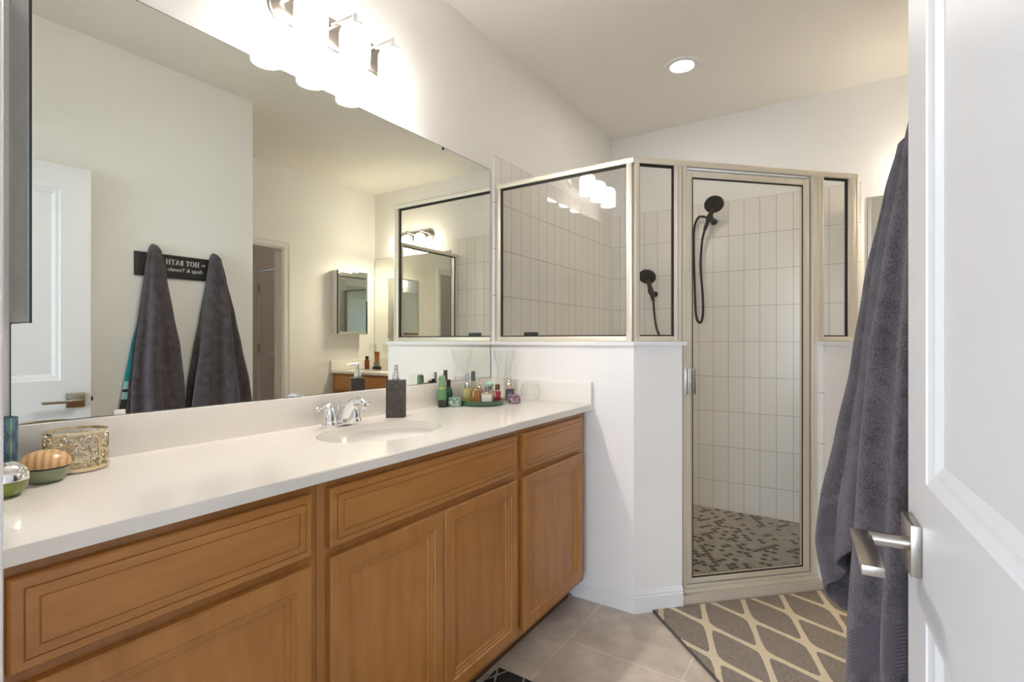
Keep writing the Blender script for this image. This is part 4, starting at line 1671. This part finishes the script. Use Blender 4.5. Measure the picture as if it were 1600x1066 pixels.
perfume('perfume_bottle', 'clear perfume bottle with a mint green domed cap at the back right of the tray', 0.150, 1.972, (0.040, 0.028, 0.055), VIEW, PALE, ('ball', 0.020, 0.034, pbr('mint_cap', (0.42, 0.66, 0.52), 0.3)))
perfume('perfume_bottle', 'clear round perfume bottle with a pale glass stopper at the back of the tray', 0.098, 1.962, (0.036, 0.036, 0.058), VIEW, liquid('honey_scent', (0.60, 0.40, 0.18)), ('ball', 0.012, 0.026, CLEAR), round_=True)


def blue_label():
    m, nt, b = new_mat('night_blue_label')
    sep = N(nt, 'ShaderNodeSeparateXYZ')
    nt.links.new(coords(nt, 'Generated'), sep.inputs[0])
    dx = math_node(nt, 'SUBTRACT', sep.outputs[0], 0.55)
    dz = math_node(nt, 'SUBTRACT', sep.outputs[2], 0.35)
    d = math_node(nt, 'SQRT', math_node(nt, 'ADD', math_node(nt, 'MULTIPLY', dx, dx), math_node(nt, 'MULTIPLY', dz, dz)))
    r = ramp(nt, d, [(0.0, (0.02, 0.02, 0.12)), (0.22, (0.16, 0.20, 0.36)), (0.38, (0.06, 0.06, 0.09))])
    nt.links.new(r.outputs[0], b.inputs['Base Color'])
    b.inputs['Roughness'].default_value = 0.3
    return m


perfume('perfume_bottle', 'perfume bottle with a night blue label and gold beaded stopper, standing right of the tray', 0.213, 2.047, (0.050, 0.028, 0.076), VIEW, PALE, ('stack', 0.013, 0.042, GOLD), z=CT, label_mat=blue_label())

t = tag(obj('glass_vase', (lambda b: (lathe(b, [(0, 0.0), (0.046, 0.0), (0.051, 0.006), (0.050, 0.05), (0.040, 0.10), (0.034, 0.135), (0.037, 0.17), (0.049, 0.215), (0.054, 0.245), (0.052, 0.246), (0.047, 0.216), (0.035, 0.17), (0.032, 0.135), (0.038, 0.10), (0.048, 0.05), (0.048, 0.010), (0, 0.010)], 48), b)[1])(BM()), CLEAR, None, 60),
        'clear hourglass-shaped glass vase in the corner behind the green tray', 'vase')
t.location = (0.140, 2.108, CT)
t = tag(obj('glass_bowl', (lambda b: (lathe(b, [(0, 0.0), (0.022, 0.0), (0.036, 0.012), (0.047, 0.034), (0.048, 0.055), (0.042, 0.078), (0.034, 0.092), (0.032, 0.091), (0.040, 0.077), (0.046, 0.055), (0.045, 0.034), (0.034, 0.014), (0.02, 0.005), (0, 0.005)], 44), b)[1])(BM()), CLEAR, None, 60),
        'clear round glass bowl beside the end splash of the countertop', 'bowl')
t.location = (0.306, 2.085, CT)

# ------------------------------------------------------------------ things on the far vanity (small, in reflection)
t = thing('brown_bottle', 'small brown bottle with a black cap on the far vanity, seen reflected', 'bottle', (2.62, 3.62, CT))
lathe_obj('body', [(0, 0), (0.024, 0), (0.025, 0.004), (0.025, 0.088), (0.015, 0.10), (0, 0.10)], pbr('brown_glass', (0.16, 0.045, 0.01), 0.15), t)
lathe_obj('cap', [(0, 0.10), (0.017, 0.10), (0.017, 0.135), (0, 0.136)], BLACK, t)
t = thing('lotion_tube', 'orange brown lotion tube standing on its cap on the far vanity, seen reflected', 'tube', (2.575, 3.715, CT))
b = BM()
lathe(b, [(0, 0.0), (0.022, 0.0), (0.022, 0.03), (0, 0.03)], 24)
obj('cap', b, BLACK, t)
b = BM()
rings = []
for z, hx, hy in ((0.03, 0.024, 0.024), (0.07, 0.030, 0.020), (0.12, 0.036, 0.011), (0.165, 0.039, 0.003), (0.18, 0.039, 0.002)):
    rings.append([b.verts.new((hx * math.cos(2 * PI * k / 24), hy * math.sin(2 * PI * k / 24), z)) for k in range(24)])
for a, c in zip(rings, rings[1:]):
    for k in range(24):
        b.faces.new((a[k], a[(k + 1) % 24], c[(k + 1) % 24], c[k]))
b.faces.new(rings[0][::-1])
b.faces.new(rings[-1])
obj('tube', b, pbr('orange_brown', (0.36, 0.13, 0.025), 0.4), t)
t = thing('perfume_box', 'black boxed bottle with a grey top on the far vanity, seen reflected', 'box', (2.47, 3.62, CT))
b = BM()
box(b, -0.045, -0.02, 0, 0.045, 0.02, 0.032, 0.003)
obj('base', b, pbr('box_black', (0.02, 0.016, 0.012), 0.4), t)
b = BM()
box(b, -0.026, -0.016, 0.032, 0.03, 0.016, 0.078, 0.004)
obj('bottle', b, pbr('grey_glass', (0.20, 0.19, 0.16), 0.1), t)
t = tag(obj('wooden_cone', (lambda b: (lathe(b, [(0, 0), (0.0095, 0), (0.0095, 0.003), (0.002, 0.072), (0, 0.073)], 16), b)[1])(BM()), pbr('cone_brown', (0.20, 0.09, 0.03), 0.5), None, 40),
        'small brown cone standing on the far backsplash, seen reflected', 'ornament')
t.location = (2.385, 3.828, 1.0105)
t = tag(obj('wine_glass', (lambda b: (lathe(b, [(0, 0), (0.034, 0), (0.034, 0.003), (0.006, 0.008), (0.004, 0.06), (0.005, 0.15), (0.020, 0.165), (0.034, 0.20), (0.036, 0.235), (0.033, 0.262), (0.0315, 0.262), (0.0345, 0.235), (0.032, 0.20), (0.018, 0.168), (0, 0.160)], 28), b)[1])(BM()), CLEAR, None, 60),
        'stemmed clear glass in the corner of the far vanity, seen reflected', 'glass')
t.location = (2.665, 3.745, CT)
